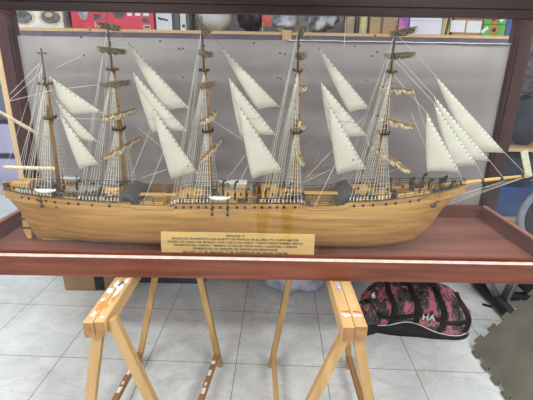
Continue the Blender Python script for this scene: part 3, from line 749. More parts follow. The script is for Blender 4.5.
rope('running_line', [((281, 181), (354, 156)), ((305, 178), (345, 166)), ((320, 150), (308, 185)), ((298, 150), (350, 121))], .0008, DLINE)
rope('brace_line', [((122, 119), (200, 119)), ((230, 119), (298, 118)), ((304, 119), (388, 124)), ((388, 118), (415, 124))], .0008, DLINE)
rope('brace_line', [((41, 62), (10, 94), -.1), ((43, 70), (8, 102), -.1), ((83, 55), (56, 68)), ((10, 101), (53, 90), -.05), ((53, 90), (104, 84)), ((45, 118), (99, 119))], .0009)
rope('brace_line', [((150, 46), (199, 52)), ((180, 77), (203, 86)), ((197, 52), (106, 44)), ((281, 54), (298, 53)), ((278, 78), (301, 86)), ((365, 78), (396, 88)), ((380, 55), (372, 56))], .0007, DLINE)
rope('signal_halyard', [((41, 60), (6, 168)), ((43, 80), (18, 168), -.06), ((46, 90), (26, 190), -.09), ((47, 100), (33, 168))], .0008)
m = MB()
for x, y in ((81, 37.5), (84, 55), (90, 30), (160, 41), (179, 48.5), (183, 48.5), (254, 43), (280, 53), (285, 54), (278, 78), (183, 77.5), (355, 46), (372, 56), (377, 52), (375, 35.5), (366, 80), (188, 166), (303, 159), (353, 160), (281, 79)):
    m.blob(at(x, y, Y=YS-.05), .005, .004, .0035, 7, 5)
m.build('rigging_blocks', mat('block_brown', (88, 74, 58), None, .7), ship)
# black braces that carry those blocks across from mast to mast
rope('block_line', [((41, 60), (81, 37.5), -.05), ((81, 37.5), (106, 30), -.05), ((48, 72), (84, 55), -.05), ((84, 55), (104, 50), -.05), ((106, 40), (160, 41), -.05), ((160, 41), (201, 36), -.05), ((204, 40), (254, 43), -.05), ((254, 43), (298, 38), -.05), ((301, 44), (355, 46), -.05), ((355, 46), (396, 44), -.05), ((350, 82), (366, 80), -.05), ((366, 80), (390, 76), -.05), ((301, 80), (350, 82), -.05)], .0004, DLINE)

# ------------------------------------------------------------------ plaque
pl = thing('name_plaque', (-.12, 1.53, ZFL), 'light wooden plaque with dark engraved text leaning inside the case front', 'plaque')
PX0, PX1, PZ1, PT = -.447, .208, .930, .006
lean = math.radians(9); hgt = (PZ1-ZFL)/math.cos(lean)
MP = Matrix.Translation((0, 1.520, ZFL)) @ Matrix.Rotation(-lean, 4, 'X')
MB().box((PX0, 0, 0.001), (PX1, PT, hgt), MP).build('plaque_board', wood('plaque_wood', (196, 158, 92), (214, 178, 112), 'x', .5, 10), pl, bevel=.001)
for xx in (-.36, .1):
    m = MB(); m.add([Vector((xx, 1.527, ZFL+.0005)), Vector((xx+.02, 1.527, ZFL+.0005)), Vector((xx+.02, 1.57, ZFL+.0005)), Vector((xx, 1.57, ZFL+.0005)), Vector((xx, 1.543, ZFL+.1)), Vector((xx+.02, 1.543, ZFL+.1))], [(0,3,2,1),(0,1,5,4),(3,4,5,2),(0,4,3),(1,2,5)]); m.build('rest_block', PINEZ, pl)
TXT = mat('engraved_dark', (52, 36, 20), (70, 50, 28), .7, 90)
rows = ['FRANCE  II', 'BUQUE DE TRANSPORTE QUE SE BOTO EN FRANCIA EN EL A\u00d1O 1911, FUE EL MAYOR', 'VELERO DE CARGA DEL MUNDO, CON CASCO DE ACERO Y CINCO PALOS APAREJO BARCA', 'TRANSPORTABA CARBON, Y MINERAL DE NIQUEL DESDE NUEVA CALEDONIA A EUROPA', 'SE PERDIO EN UN ARRECIFE, SIN DESGRACIAS PERSONALES', 'ESLORA 146 M  MANGA 17 M  SUPERFICIE DE VELAS 6350 M2']
for i, s in enumerate(rows):
    zl = hgt-.0145*(i+.75)-.003
    p = MP @ Vector((-.13, -.0006, zl)); wd = (.075, .54, .58, .53, .36, .45)[i]
    o = text('engraved_line', s, .0125, p, TXT, pl, (PI/2-lean, 0, 0), ext=.0003, bold=.00035)
    o.scale = (wd/max(o.dimensions.x, 1e-6), 1, 1)

# ------------------------------------------------------------------ trestles
def trestle(cx, label, beam, far, near, dirs):
    t = thing('trestle', (cx, 1.5, 0), label, 'trestle', 'wooden trestles under the case')
    x0, x1 = beam; H = .7525; mid = (x0+x1)/2
    for xa, xb, dy in ((x0, mid-.002, 0), (mid-.0002, x1, .006)):
        MB().box((xa, 1.155+dy, H-.062), (xb, 1.95, H)).build('beam', PINEL, t, bevel=.003)
    MB().box((mid-.0025, 1.17, H-.055), (mid+.0005, 1.94, H-.004)).build('beam_spacer', PINEB, t)
    MB().box((x0+.002, 1.1535, H-.060), (mid-.004, 1.1549, H-.002)).build('end_grain', PINEB, t)
    MB().box((mid+.002, 1.1595, H-.060), (x1-.002, 1.1609, H-.002)).build('end_grain', PINEB, t)
    ends = []
    for (p, q) in near:
        a = Vector((p[0], 1.20, H-.01 if p[0] > x1 or p[0] < x0 else H-.061)); b_ = Vector((q[0], 1.17, 0.004))
        MB().bar(a, b_, .038, .03).build('leg', PINEZ, t, bevel=.002); ends.append((a, b_))
    for (p, q) in far:
        a = Vector((p, 1.74, H-.02)); b_ = Vector((q, 1.81, .004))
        MB().bar(a, b_, .03, .032).build('leg', PINEZ, t, bevel=.002); ends.append((a, b_))
    xs = [far[0][0], far[1][0], x0, x1]
    MB().box((min(xs)-.01, 1.76, H-.065), (max(xs)+.01, 1.785, H-.002)).build('cross_cleat', PINEZ, t)
    for i in (0, 1):
        a0, a1 = ends[i]; b0, b1 = ends[i+2]; tt = .88
        p, q = a0.lerp(a1, tt), b0.lerp(b1, tt)
        bb = (q-p).normalized()
        o = MB().bar(p-bb*.02, q+bb*.015, .026, .03, up=Vector((0, 0, 1))).build('stretcher', PINEB if dirs[i] else PINEL, t, bevel=.002)
        if dirs[i] == 2:
            m = MB(); L = (q-p).length; n_ = Vector((0, 0, .0155))
            for s_, l_, w_ in ((.40, .012, .014), (.55, .018, .018), (.62, .010, .010), (.74, .02, .016), (.86, .012, .02)):
                c = p+bb*L*s_+n_; MB().bar(c-bb*l_, c+bb*l_, w_, .002, up=Vector((0, 0, 1))).build('paint_patch', PAINTW, o)
    return t, H, x0, x1, mid
near1 = (((-.598,), (-.735,)), ((-.545,), (-.300,)))
t1, H, x0, x1, mid = trestle(-.5, 'pale wooden trestle with white paint splashes under the left end of the case', (-.630, -.556), ((-.515, -.705), (-.345, -.246)), near1, (2, 2))
random.seed(3)
def splash(parent, spots, m_, H):
    for cx, cy, rx, ry in spots:
        mb = MB(); n_ = 12; vs = [(cx+rx*r_*math.cos(2*PI*i/n_), cy+ry*r_*math.sin(2*PI*i/n_), H+.0012) for i in range(n_) for r_ in (random.uniform(.35, 1.25),)]
        mb.add(vs+[(v[0], v[1], H-.001) for v in vs], [tuple(range(n_))]+[(i, i+n_, (i+1) % n_+n_, (i+1) % n_) for i in range(n_)])
        mb.build('paint_splash', m_, parent)
splash(t1, [(-.612, 1.205, .010, .018), (-.575, 1.19, .008, .008), (-.61, 1.36, .013, .02), (-.60, 1.41, .016, .03), (-.582, 1.38, .012, .05), (-.574, 1.43, .014, .03), (-.615, 1.30, .006, .012)], PAINTW, H)
splash(t1, [(-.582, 1.195, .010, .01)], PAINTR, H-.0006)
splash(t1, [(-.60, 1.26, .02, .035), (-.575, 1.31, .014, .03)], mat('glue_stain', (206, 140, 84), (186, 122, 70), .5, 60), H-.0004)
near2 = (((.292,), (.045,)), ((.336,), (.500,)))
t2, H, x0, x1, mid = trestle(.32, 'pale wooden trestle with a red and white end, under the right half of the case', (.272, .360), ((.140, .042), (.372, .483)), near2, (0, 1))
splash(t2, [(.297, 1.225, .02, .010), (.335, 1.225, .02, .009)], PAINTW, H)
splash(t2, [(.300, 1.248, .022, .006), (.337, 1.247, .018, .006)], PAINTR, H)
splash(t2, [(.30, 1.42, .012, .03)], mat('blue_white_paint', (215, 225, 238), (70, 110, 190), .5, 60), H)


# ------------------------------------------------------------------ shelving behind
STEEL = mat('rack_steel', (112, 98, 112), (98, 86, 98), .5, 6)
ZS = 1.835
rack = thing('storage_rack', (0, 3.3, 0), 'long wall rack with a wooden shelf board and grey steel beam behind the case', 'rack')
MB().box((-1.86, 3.0, ZS-.020), (2.5, 3.55, ZS)).build('shelf_board', TAN, rack)
MB().box((-1.86, 3.004, ZS-.10), (2.5, 3.03, ZS-.021)).build('front_beam', STEEL, rack)
MB().box((-1.86, 3.5, ZS-.10), (2.5, 3.53, ZS-.021)).build('back_beam', STEEL, rack)
for x in (-1.86, 2.5):
    for y in (3.0, 3.5): MB().box((x-.03 if x < 0 else x, y, 0), (x if x < 0 else x+.03, y+.05, ZS-.022)).build('upright', STEEL, rack)
MB().box((-1.85, 3.06, 1.005), (2.5, 3.49, 1.03)).build('lower_shelf_board', TAN, rack)
MB().box((-1.85, 3.06, .42), (2.5, 3.49, .445)).build('lower_shelf_board', TAN, rack)
for z in (1.005, .42):
    for x in (-1.87, 2.515): MB().box((x-.012, 3.05, z-.03), (x+.012, 3.5, z-.001)).build('shelf_bracket', STEEL, rack)
def sx(x, Y=3.02, y=33): return at(x, y, Y=Y).x
def carton(name, xa, xb, h, d, c, label, cat, Y=3.02, z=ZS, c2=None, group=None, rough=.7, b=.003):
    X0, X1 = sx(xa, Y), sx(xb, Y)
    t = thing(name, ((X0+X1)/2, Y+d/2, z), label, cat, group)
    o = MB().box((X0+.002, Y, z+.001), (X1-.002, Y+d, z+h)).build('body', c if not isinstance(c, tuple) else mat(name+'_skin', c, c2, rough, 12), t, bevel=b)
    return t, X0, X1, Y
def patch(t, name, x0, x1, z0, z1, Y, m, th=.0016): return MB().box((x0, Y-th, z0), (x1, Y-.0001, z1)).build(name, m, t)
def pz(y, Y=3.02, x=266): return at(x, y, Y=Y).z
def decal(t, name, xa, ya, xb, yb, m, Y=3.02, th=.0016):
    """a flat printed area between two photo corners on the front of a box"""
    a = at(xa, ya, Y=Y); b_ = at(xb, yb, Y=Y); return patch(t, name, a.x, b_.x, min(a.z, b_.z), max(a.z, b_.z), Y, m, th)
# old gas hob, stood on edge
RUST = mat('rust_ring', (206, 170, 132), (226, 214, 196), .8, 40); BURN = mat('burner_grey', (122, 124, 128), (84, 84, 86), .7, 60)
hob, X0, X1, Yh = carton('cooktop', 13, 65, .45, .05, (226, 232, 232), 'white enamel cooktop with two rusty burners, standing on edge at the left of the shelf', 'cooktop', rough=.3)
RY = Matrix.Rotation(PI/2, 3, 'X')
for cx, cy in ((23, 17), (51, 17)):
    for zz, dx in ((0, 0), (.24, 0)):
        c = at(cx, cy, Y=Yh); c.z += zz
        Mx = RY @ Matrix.Diagonal((1.0, .62, 1))
        o = MB().lathe([(.088, 0), (.084, .002), (.07, .003)], c, 26, Mx).build('burner_surround', RUST, hob)
        MB().lathe([(.066, 0), (.064, .008), (.05, .010)], c+Vector((0, -.003, 0)), 24, Mx).build('burner_ring', BURN, o)
        MB().lathe([(.028, 0), (.026, .006)], c+Vector((-.004 if cx > 40 else .002, -.0135, .012)), 16, Mx).build('burner_cap', mat('cap_tan', (206, 180, 140), None, .6) if cx > 40 else DKGR, o)
def bag(name, xa, xb, h, label, cat, m, Y=3.05, ry=.12, z=ZS, lump=.35, seed=1, e=.75, group=None):
    X0, X1 = sx(xa, Y), sx(xb, Y); o = MB().blob(((X0+X1)/2, Y+ry, z+h/2), (X1-X0)/2, ry, h/2, 26, 18, lump, seed, e, 2.6)
    zm = min(p.z for p in o.v); ym = min(p.y for p in o.v)
    for p in o.v: p.z += z+.001-zm; p.y += max(0, 3.005-ym) if z > 1 else 0
    return tag(o.build(name, m, smooth=True), label, cat, group)
CRUMP = mat('crumpled_grey', (150, 146, 148), (84, 80, 84), .6, 14, bump=.4)
bag('crumpled_wrap', 66.2, 72, .2, 'small crumpled grey wrapping between the cooktop and the red box', 'wrapping', CRUMP, seed=3)
RED = mat('red_carton', (206, 52, 72), (220, 72, 92), .5, 6)
tb, X0, X1, Yb = carton('appliance_box', 73, 155, .32, .26, RED, 'long glossy red appliance box with product pictures and white labels', 'box')
PH = mat('printed_photo', (198, 190, 200), (110, 106, 122), .4, 30); PD = mat('printed_dark', (60, 58, 70), (98, 96, 108), .4, 40)
def ring_decal(t, cx, cy, rx, rz, m, Y=3.02, name='printed_picture', n=18):
    c = at(cx, cy, Y=Y); return MB().lathe([(1, 0), (1, .0018)], c, n, RY @ Matrix.Diagonal((rx, rz, 1))).build(name, m, t)
ring_decal(tb, 83, 12, .034, .05, PH); decal(tb, 'printed_picture', 93, 14, 101, 19.5, PD); ring_decal(tb, 119, 13, .042, .036, PD)
decal(tb, 'printed_picture', 127, 12, 132, 16, WHITE); decal(tb, 'printed_picture', 135, 12.5, 140.5, 16, WHITE); decal(tb, 'printed_picture', 143, 13, 149, 16, WHITE)
decal(tb, 'printed_panel', 142, 18, 149.5, 22.5, PD); bl = decal(tb, 'barcode_label', 143.5, 25, 150.5, 29, WHITE)
m = MB(); a = at(144.2, 28.2, Y=3.018); b_ = at(149.8, 26, Y=3.018)
for i in range(11):
    x = a.x+(b_.x-a.x)*i/11; m.box((x, 3.0172, a.z), (x+.002+.001*(i % 3), 3.0182, b_.z))
m.build('barcode_bars', PORT, bl)
a = at(97, 25, Y=3.018); text('printed_word', 'lu', .05, (a.x, 3.0175, a.z), WHITE, tb)
a = at(108, 22, Y=3.018)
for i in range(4): decal(tb, 'printed_text_line', 80+i*2, 21.8+i*1.6, 92, 22.3+i*1.6, mat('pale_red_print', (226, 130, 140), None, .5) if i == 0 else GK.get('pr'), 3.02) if i else GK.setdefault('pr', mat('pale_red_print', (226, 130, 140), None, .5))
LILW = mat('lilac_white_card', (214, 212, 226), (226, 224, 236), .5, 8)
tb2, *_ = carton('tool_box', 156.5, 173, .3, .2, LILW, 'pale box with a printed grey tool, just right of the red box', 'box')
m = MB(); a = at(158, 18, Y=3.019); b_ = at(168, 20.5, Y=3.019); m.bar(a, b_, .012, .002); m.bar(a+Vector((0, 0, .006)), a+Vector((.02, 0, -.012)), .01, .002); m.build('printed_tool', PD, tb2)
carton('binder', 173.2, 180, .31, .24, (82, 82, 92), 'dark grey binder between pale box and white binder', 'binder', c2=(110, 108, 116))
tw, *_ = carton('binder', 180.3, 187, .3, .24, (224, 228, 230), 'white binder with a round finger hole, right of the dark grey binder', 'binder')
ring_decal(tw, 183.6, 26, .011, .011, DKGR, name='finger_hole')
carton('file_folder', 187.3, 189.8, .3, .24, (120, 110, 112), 'thin brown-grey folder leaning on the white sack', 'folder')
bag('white_sack', 193, 231, .34, 'big smooth white sack on the shelf above the second tall mast', 'sack', mat('white_sack_skin', (226, 228, 232), (208, 212, 218), .6, 5), lump=.08, seed=5, e=.8, ry=.16)
bag('black_sack', 236, 266, .3, 'shiny crumpled black plastic sack behind the white sack', 'sack', mat('black_plastic', (30, 30, 36), (66, 66, 76), .3, 16, bump=.6), Y=3.10, seed=8, ry=.14)
t_ = thing('sale_tag', (sx(266), 3.04, ZS), 'red folded paper tag with pale figures on top of the shelf clutter', 'tag')
X0, X1 = sx(262), sx(271); MB().box((X0, 3.012, ZS+.001), (X0+.004, 3.04, ZS+.04)).build('stand_strip', WHITE, t_)
MB().box((X0-.001, 3.010, ZS+.04), (X1, 3.013, ZS+.11)).build('tag_card', mat('tag_red', (206, 70, 62), (222, 120, 108), .5, 60, lo=.45, hi=.55), t_)
CLEAR = mat('clear_poly_bag', (206, 210, 220), (150, 154, 166), .25, 12, bump=.8, lo=.42, hi=.58)
bag('plastic_bag', 271, 296, .15, 'low crumpled clear plastic bag left of the fourth mast top', 'bag', CLEAR, seed=11, lump=.5, Y=3.06, ry=.1)
bag('plastic_bag', 307, 339, .24, 'large crumpled clear plastic bag right of the fourth mast top', 'bag', CLEAR, seed=14, lump=.5, Y=3.05)
o = MB().box((at(282.3, 33, Y=2.985).x, 2.984, at(282, 44, Y=2.985).z), (at(291.5, 33, Y=2.985).x, 3.0035, ZS+.012)).build('block_offcut', RAW); tag(o, 'small bare wood offcut fixed upright against the grey shelf beam', 'wood block')
KR = mat('kraft_paper', (184, 160, 136), (166, 142, 118), .7, 8)
carton('paper_sack', 346, 354, .17, .15, KR, 'short brown paper packet left of the dark bottle', 'packet')
def bottle(name, x0, x1, h, m, label, cat, capm=None):
    X0, X1 = sx(x0), sx(x1); r = (X1-X0)/2; c = ((X0+X1)/2, 3.03+r, ZS+.001)
    t = thing(name, c, label, cat); MB().lathe([(r*.95, 0), (r, .004), (r, h*.82), (r*.7, h*.88), (r*.35, h*.92)], c, 24).build('body', m, t, smooth=True)
    MB().lathe([(r*.4, h*.92), (r*.4, h)], c, 16).build('cap', capm or WHITE, t); return t, c, r
bottle('bottle', 354.3, 358.5, .26, DKGR, 'narrow dark grey bottle left of the yellow can', 'bottle', BLACK)
tt_, c, r = bottle('spray_can', 358.8, 368, .28, mat('can_yellow', (214, 206, 140), (190, 200, 170), .4, 18), 'pale yellow can with faded printing on the shelf', 'can')
m = MB(); m.lathe([(r*1.01, .05), (r*1.01, .055)], c, 24); m.lathe([(r*1.01, .1), (r*1.01, .14)], c, 24); m.build('label_band', mat('can_print', (226, 170, 120), (230, 220, 190), .4, 40), tt_)
KB = mat('brown_cardboard', (186, 156, 122), (172, 142, 108), .8, 6)
kb, *_ = carton('cardboard_box', 369, 397, .3, .3, KB, 'plain brown cardboard box behind the fifth mast top', 'box')
decal(kb, 'box_flap_line', 381.5, 14, 382.2, 34, mat('card_seam', (128, 100, 74), None, .8))
carton('magazine_bundle', 397.3, 408, .28, .22, mat('pink_purple_print', (200, 120, 170), (150, 80, 170), .5, 14, lo=.45, hi=.55), 'bundle with pink and purple cover next to the white file boxes', 'magazines')
fb, *_ = carton('file_box', 408.5, 441, .3, .28, LILW, 'large white lidded file box with faint lid line', 'box')
decal(fb, 'lid_edge', 408.5, 20.3, 441, 21.2, mat('lid_shadow_line', (176, 172, 188), None, .6), th=.003)
for i, (c, lb) in enumerate((((196, 176, 170), 'beige magazine leaning against the white file box'), ((226, 196, 90), 'yellow-spined magazine in the leaning row'), ((70, 66, 74), 'dark magazine beside the yellow one'), ((206, 186, 120), 'pale yellow magazine at the right of the leaning row'))):
    X = sx(440.8)+i*.0155+.026; o = MB().box((-.006, 0, 0), (.006, .2, .20), Matrix.Translation((X-.018, 3.03, ZS+.0035)) @ Matrix.Rotation(math.radians(5), 4, 'Y')).build('magazine', mat('magazine_%s' % ('beige', 'yellow', 'dark', 'pale')[i], c, None, .5)); tag(o, lb, 'magazine', 'leaning magazines')
BB = mat('brown_drawer_card', (176, 132, 84), (160, 118, 74), .7, 8)
bb, *_ = carton('archive_box', 452, 481.5, .3, .28, BB, 'brown archive box with two white paper sheets stuck on its front', 'box')
decal(bb, 'paper_sheet', 451.5, 20.3, 464, 32.3, WHITE); decal(bb, 'paper_sheet', 467.5, 20.8, 480, 32.8, WHITE)
GRN = mat('green_card', (98, 176, 76), (84, 160, 66), .6, 8); ORG = mat('orange_ring', (226, 110, 50), None, .5)
for i, (y0, y1, lb) in enumerate(((26.5, 35.6, 'lower green box with an orange ring opening'), (17, 25.2, 'upper green box with an orange ring opening, stacked on the other'))):
    X0, X1 = sx(482), sx(504.5); z0 = ZS+i*.0725
    g = thing('green_box', ((X0+X1)/2, 3.15, z0), lb, 'box', 'green boxes'); MB().box((X0, 3.02, z0+.001), (X1, 3.3, z0+.0715)).build('body', GRN, g, bevel=.002)
    c = at(493.5, 31-i*10.5, Y=3.02); 
    MB().lathe([(.028, 0), (.028, .003), (.015, .003)], Vector((c.x, 3.0195, z0+.038)), 20, RY).build('hole_ring', ORG, g); MB().lathe([(.014, 0), (.014, .004)], Vector((c.x, 3.0192, z0+.038)), 14, RY).build('hole', PORT, g)
    MB().bar(Vector((c.x-.085+.13*i, 3.017, z0+.02)), Vector((c.x-.045+.13*i, 3.017, z0+.055)), .02, .003).build('printed_mark', WHITE, g)
carton('blue_crate', 505, 530, .25, .28, mat('blue_plastic', (66, 88, 160), (54, 74, 140), .4, 6), 'blue plastic box at the right end of the shelf', 'box')

# ------------------------------------------------------------------ left of the case: lilac boxes in a wire rack
LIL = mat('lilac_plastic', (176, 168, 208), (190, 184, 218), .5, 6); LILD = mat('slate_plastic', (110, 118, 138), (90, 98, 116), .6, 8)
Yl = 3.1
wr = thing('wire_rack', (-2.35, Yl+.15, 0), 'dark wire rack holding lilac boxes left of the case', 'rack')
levels = [.62, .90, 1.18]
m = MB()
for z in levels:
    for yy in (Yl, Yl+.3): m.tube([(-2.75, yy, z), (-1.98, yy, z)], .005, 6)
    for i in range(8): m.tube([(-2.75+i*.11, Yl, z), (-2.75+i*.11, Yl+.3, z)], .003, 5)
m.build('wire_shelf', DKGR, wr)
for xx in (-2.75, -2.36, -1.98):
    for yy in (Yl, Yl+.3): MB().tube([(xx, yy, 0), (xx, yy, 1.75)], .009, 8).build('post', DKGR, wr)
for i, z in enumerate(levels):
    names = ('bottom', 'middle', 'top')[i]
    o = MB().box((-2.72, Yl+.015, z+.006), (-2.0, Yl+.28, z+.24)).build('storage_box', LIL if i < 2 else LILD, bevel=.006)
    tag(o, '%s box on the %s level of the wire rack' % ('lilac plastic' if i < 2 else 'slate grey plastic', names), 'box', 'boxes in the wire rack')
o = MB().box((-2.6, 2.80, 0.001), (-1.72, 3.04, .66))
o = tag(o.build('floor_crate', mat('pale_crate', (206, 212, 218), (190, 196, 204), .6, 6), bevel=.004), 'pale grey plastic crate on the floor at the far left', 'crate')

# ------------------------------------------------------------------ right of the case: shelf clutter and exercise bike
BLU = mat('blue_tub', (58, 86, 150), (46, 70, 128), .4, 8)
o = MB().box((1.62, 3.10, .446), (2.3, 3.42, .70)).build('blue_tub', BLU, bevel=.01); tag(o, 'blue plastic tub on the lowest board of the wall rack, right of the case', 'tub')
JK = mat('dark_jacket_cloth', (40, 44, 56), (60, 64, 78), .9, 12)
def lumpbag(name, x, y, z, rx, ry, rz, m, label, cat, seed=1, lump=.3, e=.8):
    o = MB().blob((x, y, z+rz), rx, ry, rz, 24, 16, lump, seed, e, 2.4); zm = min(p.z for p in o.v)
    for p in o.v: p.z += z+.001-zm
    return tag(o.build(name, m, smooth=True), label, cat)
lumpbag('dark_backpack', 2.08, 3.22, 1.03, .15, .12, .19, JK, 'dark grey backpack standing on the middle rack board, right of the case', 'backpack', 2, .2)
lumpbag('plastic_bag', 1.86, 3.2, 1.03, .055, .08, .16, CLEAR, 'crumpled clear bag wedged between the case post and the dark backpack', 'bag', 6, .3)
lumpbag('grey_fleece', 2.06, 3.22, 1.425, .15, .11, .07, mat('fleece', (92, 90, 96), (50, 50, 56), .95, 26, bump=.8), 'fuzzy grey fleece folded on top of the backpack', 'fleece', 9, .3)
lumpbag('plastic_bag', 2.12, 3.22, 1.58, .13, .1, .07, CLEAR, 'clear bag resting on the grey fleece', 'bag', 12, .4)
lumpbag('navy_sweater', 1.93, 3.2, .702, .30, .11, .135, mat('navy_cloth', (38, 42, 58), (58, 62, 80), .95, 18, bump=.5), 'navy folded sweater lying on the blue tub', 'sweater', 4, .3)
# exercise bike
SILV = mat('silver_tube', (168, 170, 176), (150, 152, 158), .3, 20, metal=.6); BLKP = mat('black_rubber', (28, 28, 30), (40, 40, 42), .6, 30)
bk = thing('exercise_bike', (1.85, 2.35, 0), 'silver and black exercise bike with a round flywheel cover, right of the case', 'exercise bike')
c = Vector((1.80, 2.33, .74)); RX = Matrix.Rotation(PI/2, 3, 'X')
m = MB(); m.tube([c+Vector((.20*math.cos(2*PI*i/40), 0, .20*math.sin(2*PI*i/40))) for i in range(41)], .024, 10); m.build('flywheel_ring', mat('grey_plastic_ring', (138, 142, 150), (120, 124, 132), .4, 12), bk, smooth=True)
MB().lathe([(.17, -.012), (.175, 0), (.17, .012)], c, 30, RX).build('flywheel_disc', BLKP, bk)
MB().lathe([(.085, -.02), (.09, 0), (.085, .02)], c+Vector((0, -.012, 0)), 26, RX).build('hub_cover', mat('hub_grey', (176, 180, 190), None, .4), bk)
a = MB(); 
for ang in range(5):
    q = 2*PI*ang/5; a.tube([c+Vector((.02*math.cos(q), -.034, .02*math.sin(q))), c+Vector((.07*math.cos(q), -.034, .07*math.sin(q)))], .006, 5)
a.build('hub_spokes', DKGR, bk)
MB().tube([c, (1.74, 2.4, .35), (1.70, 2.44, .07)], [.035, .032, .032], 12).build('down_tube', SILV, bk, smooth=True)
MB().tube([(1.52, 2.62, .34), (1.66, 2.47, .07)], .028, 12).build('front_tube', SILV, bk, smooth=True)
MB().tube([(1.70, 2.44, .09), (2.6, 2.44, .12)], .03, 12).build('base_tube', BLKP, bk, smooth=True)
MB().tube([(1.66, 2.12+.1, .045), (1.66, 2.75, .045)], .044, 12).build('stabilizer', BLKP, bk, smooth=True)
MB().tube([(2.5, 2.2, .04), (2.5, 2.7, .04)], .038, 12).build('stabilizer', BLKP, bk, smooth=True)
MB().tube([c, (1.95, 2.33, 1.05), (2.1, 2.33, 1.2)], .025, 10).build('handle_post', SILV, bk, smooth=True)
MB().blob((2.0, 2.44, .32), .26, .10, .22, 20, 12, .1, 2, .7).build('gear_cover', BLKP, bk, smooth=True)
# white board standing behind the case's right rail
o = MB().bar((2.02, 2.24, .002), (2.10, 2.26, 1.16), .22, .012).build('leaning_board', mat('white_board', (214, 222, 232), None, .4)); tag(o, 'pale white board propped upright in front of the exercise bike', 'board')

# ------------------------------------------------------------------ on the floor under the case
def floor_box(name, xa, xb, yb, h, d, m, label, cat):
    A, B_ = at(xa, yb, Z=0), at(xb, yb, Z=0); Y = (A.y+B_.y)/2
    t = thing(name, ((A.x+B_.x)/2, Y+d/2, 0), label, cat); MB().box((A.x, Y, .001), (B_.x, Y+d, h)).build('body', m, t, bevel=.004); return t, A.x, B_.x, Y
cb, X0, X1, Yc = floor_box('cardboard_box', 64.5, 130, 291, .3, .3, mat('carton_brown', (150, 122, 92), (138, 110, 82), .8, 6), 'brown cardboard box with black tape on the floor under the left part of the case', 'box')
a = at(95, 285, Y=Yc); b_ = at(104.5, 285, Y=Yc); MB().box((a.x, Yc-.002, .012), (b_.x, Yc-.0001, .3)).build('tape', BLKP, cb)['label'] = 'black tape'
cb, X0, X1, Yc = floor_box('dark_crate', 139, 205, 283.5, .22, .3, mat('slate_blue_plastic', (48, 54, 72), (62, 68, 86), .5, 8), 'dark slate-blue crate on the floor between the far trestle legs', 'crate')
MB().box((X0-.008, Yc-.008, .19), (X1+.008, Yc, .215)).build('rim', BLKP, cb)
def flump(name, xa, xb, yb, h, ry, m, label, cat, seed, lump=.3, e=.8, bm=0):
    A, B_ = at(xa, yb, Z=0), at(xb, yb, Z=0); Y = (A.y+B_.y)/2
    o = MB().blob(((A.x+B_.x)/2, Y+ry, h/2), (B_.x-A.x)/2, ry, h/2, 36, 22, lump, seed, e, 2.6); zm = min(p.z for p in o.v)
    for p in o.v: p.z = max(p.z-zm-.012, .001)
    return tag(o.build(name, m, smooth=True), label, cat)
flump('brown_sack', 213, 258, 282.5, .22, .16, mat('brown_sack_cloth', (160, 128, 92), (136, 106, 74), .8, 10), 'slumped brown paper sack on the floor beneath the plaque', 'sack', 3, .12)
CLB = mat('cloudy_poly_bag', (196, 202, 216), (160, 168, 188), .25, 9, bump=.7, lo=.4, hi=.6)
pb = flump('plastic_bag', 262, 326, 298.5, .28, .17, CLB, 'cloudy clear plastic bag with pink items on the floor left of the right trestle', 'bag', 7, .16)
a = at(281, 287, Y=pb.data.vertices[0].co.y)
b2 = flump('plastic_bag', 338, 366, 289, .25, .12, CLB, 'small grey plastic bag hidden behind the right trestle and the duffel bag', 'bag', 5, .2)
m = MB().box((-.03, -.012, 0), (.03, .012, .008), Matrix.Translation(at(487, 306, Z=.001)) @ Matrix.Rotation(-.6, 4, 'Z')).build('black_scrap', BLKP); tag(m, 'tiny black scrap lying on the tiles near the bike foot', 'scrap')

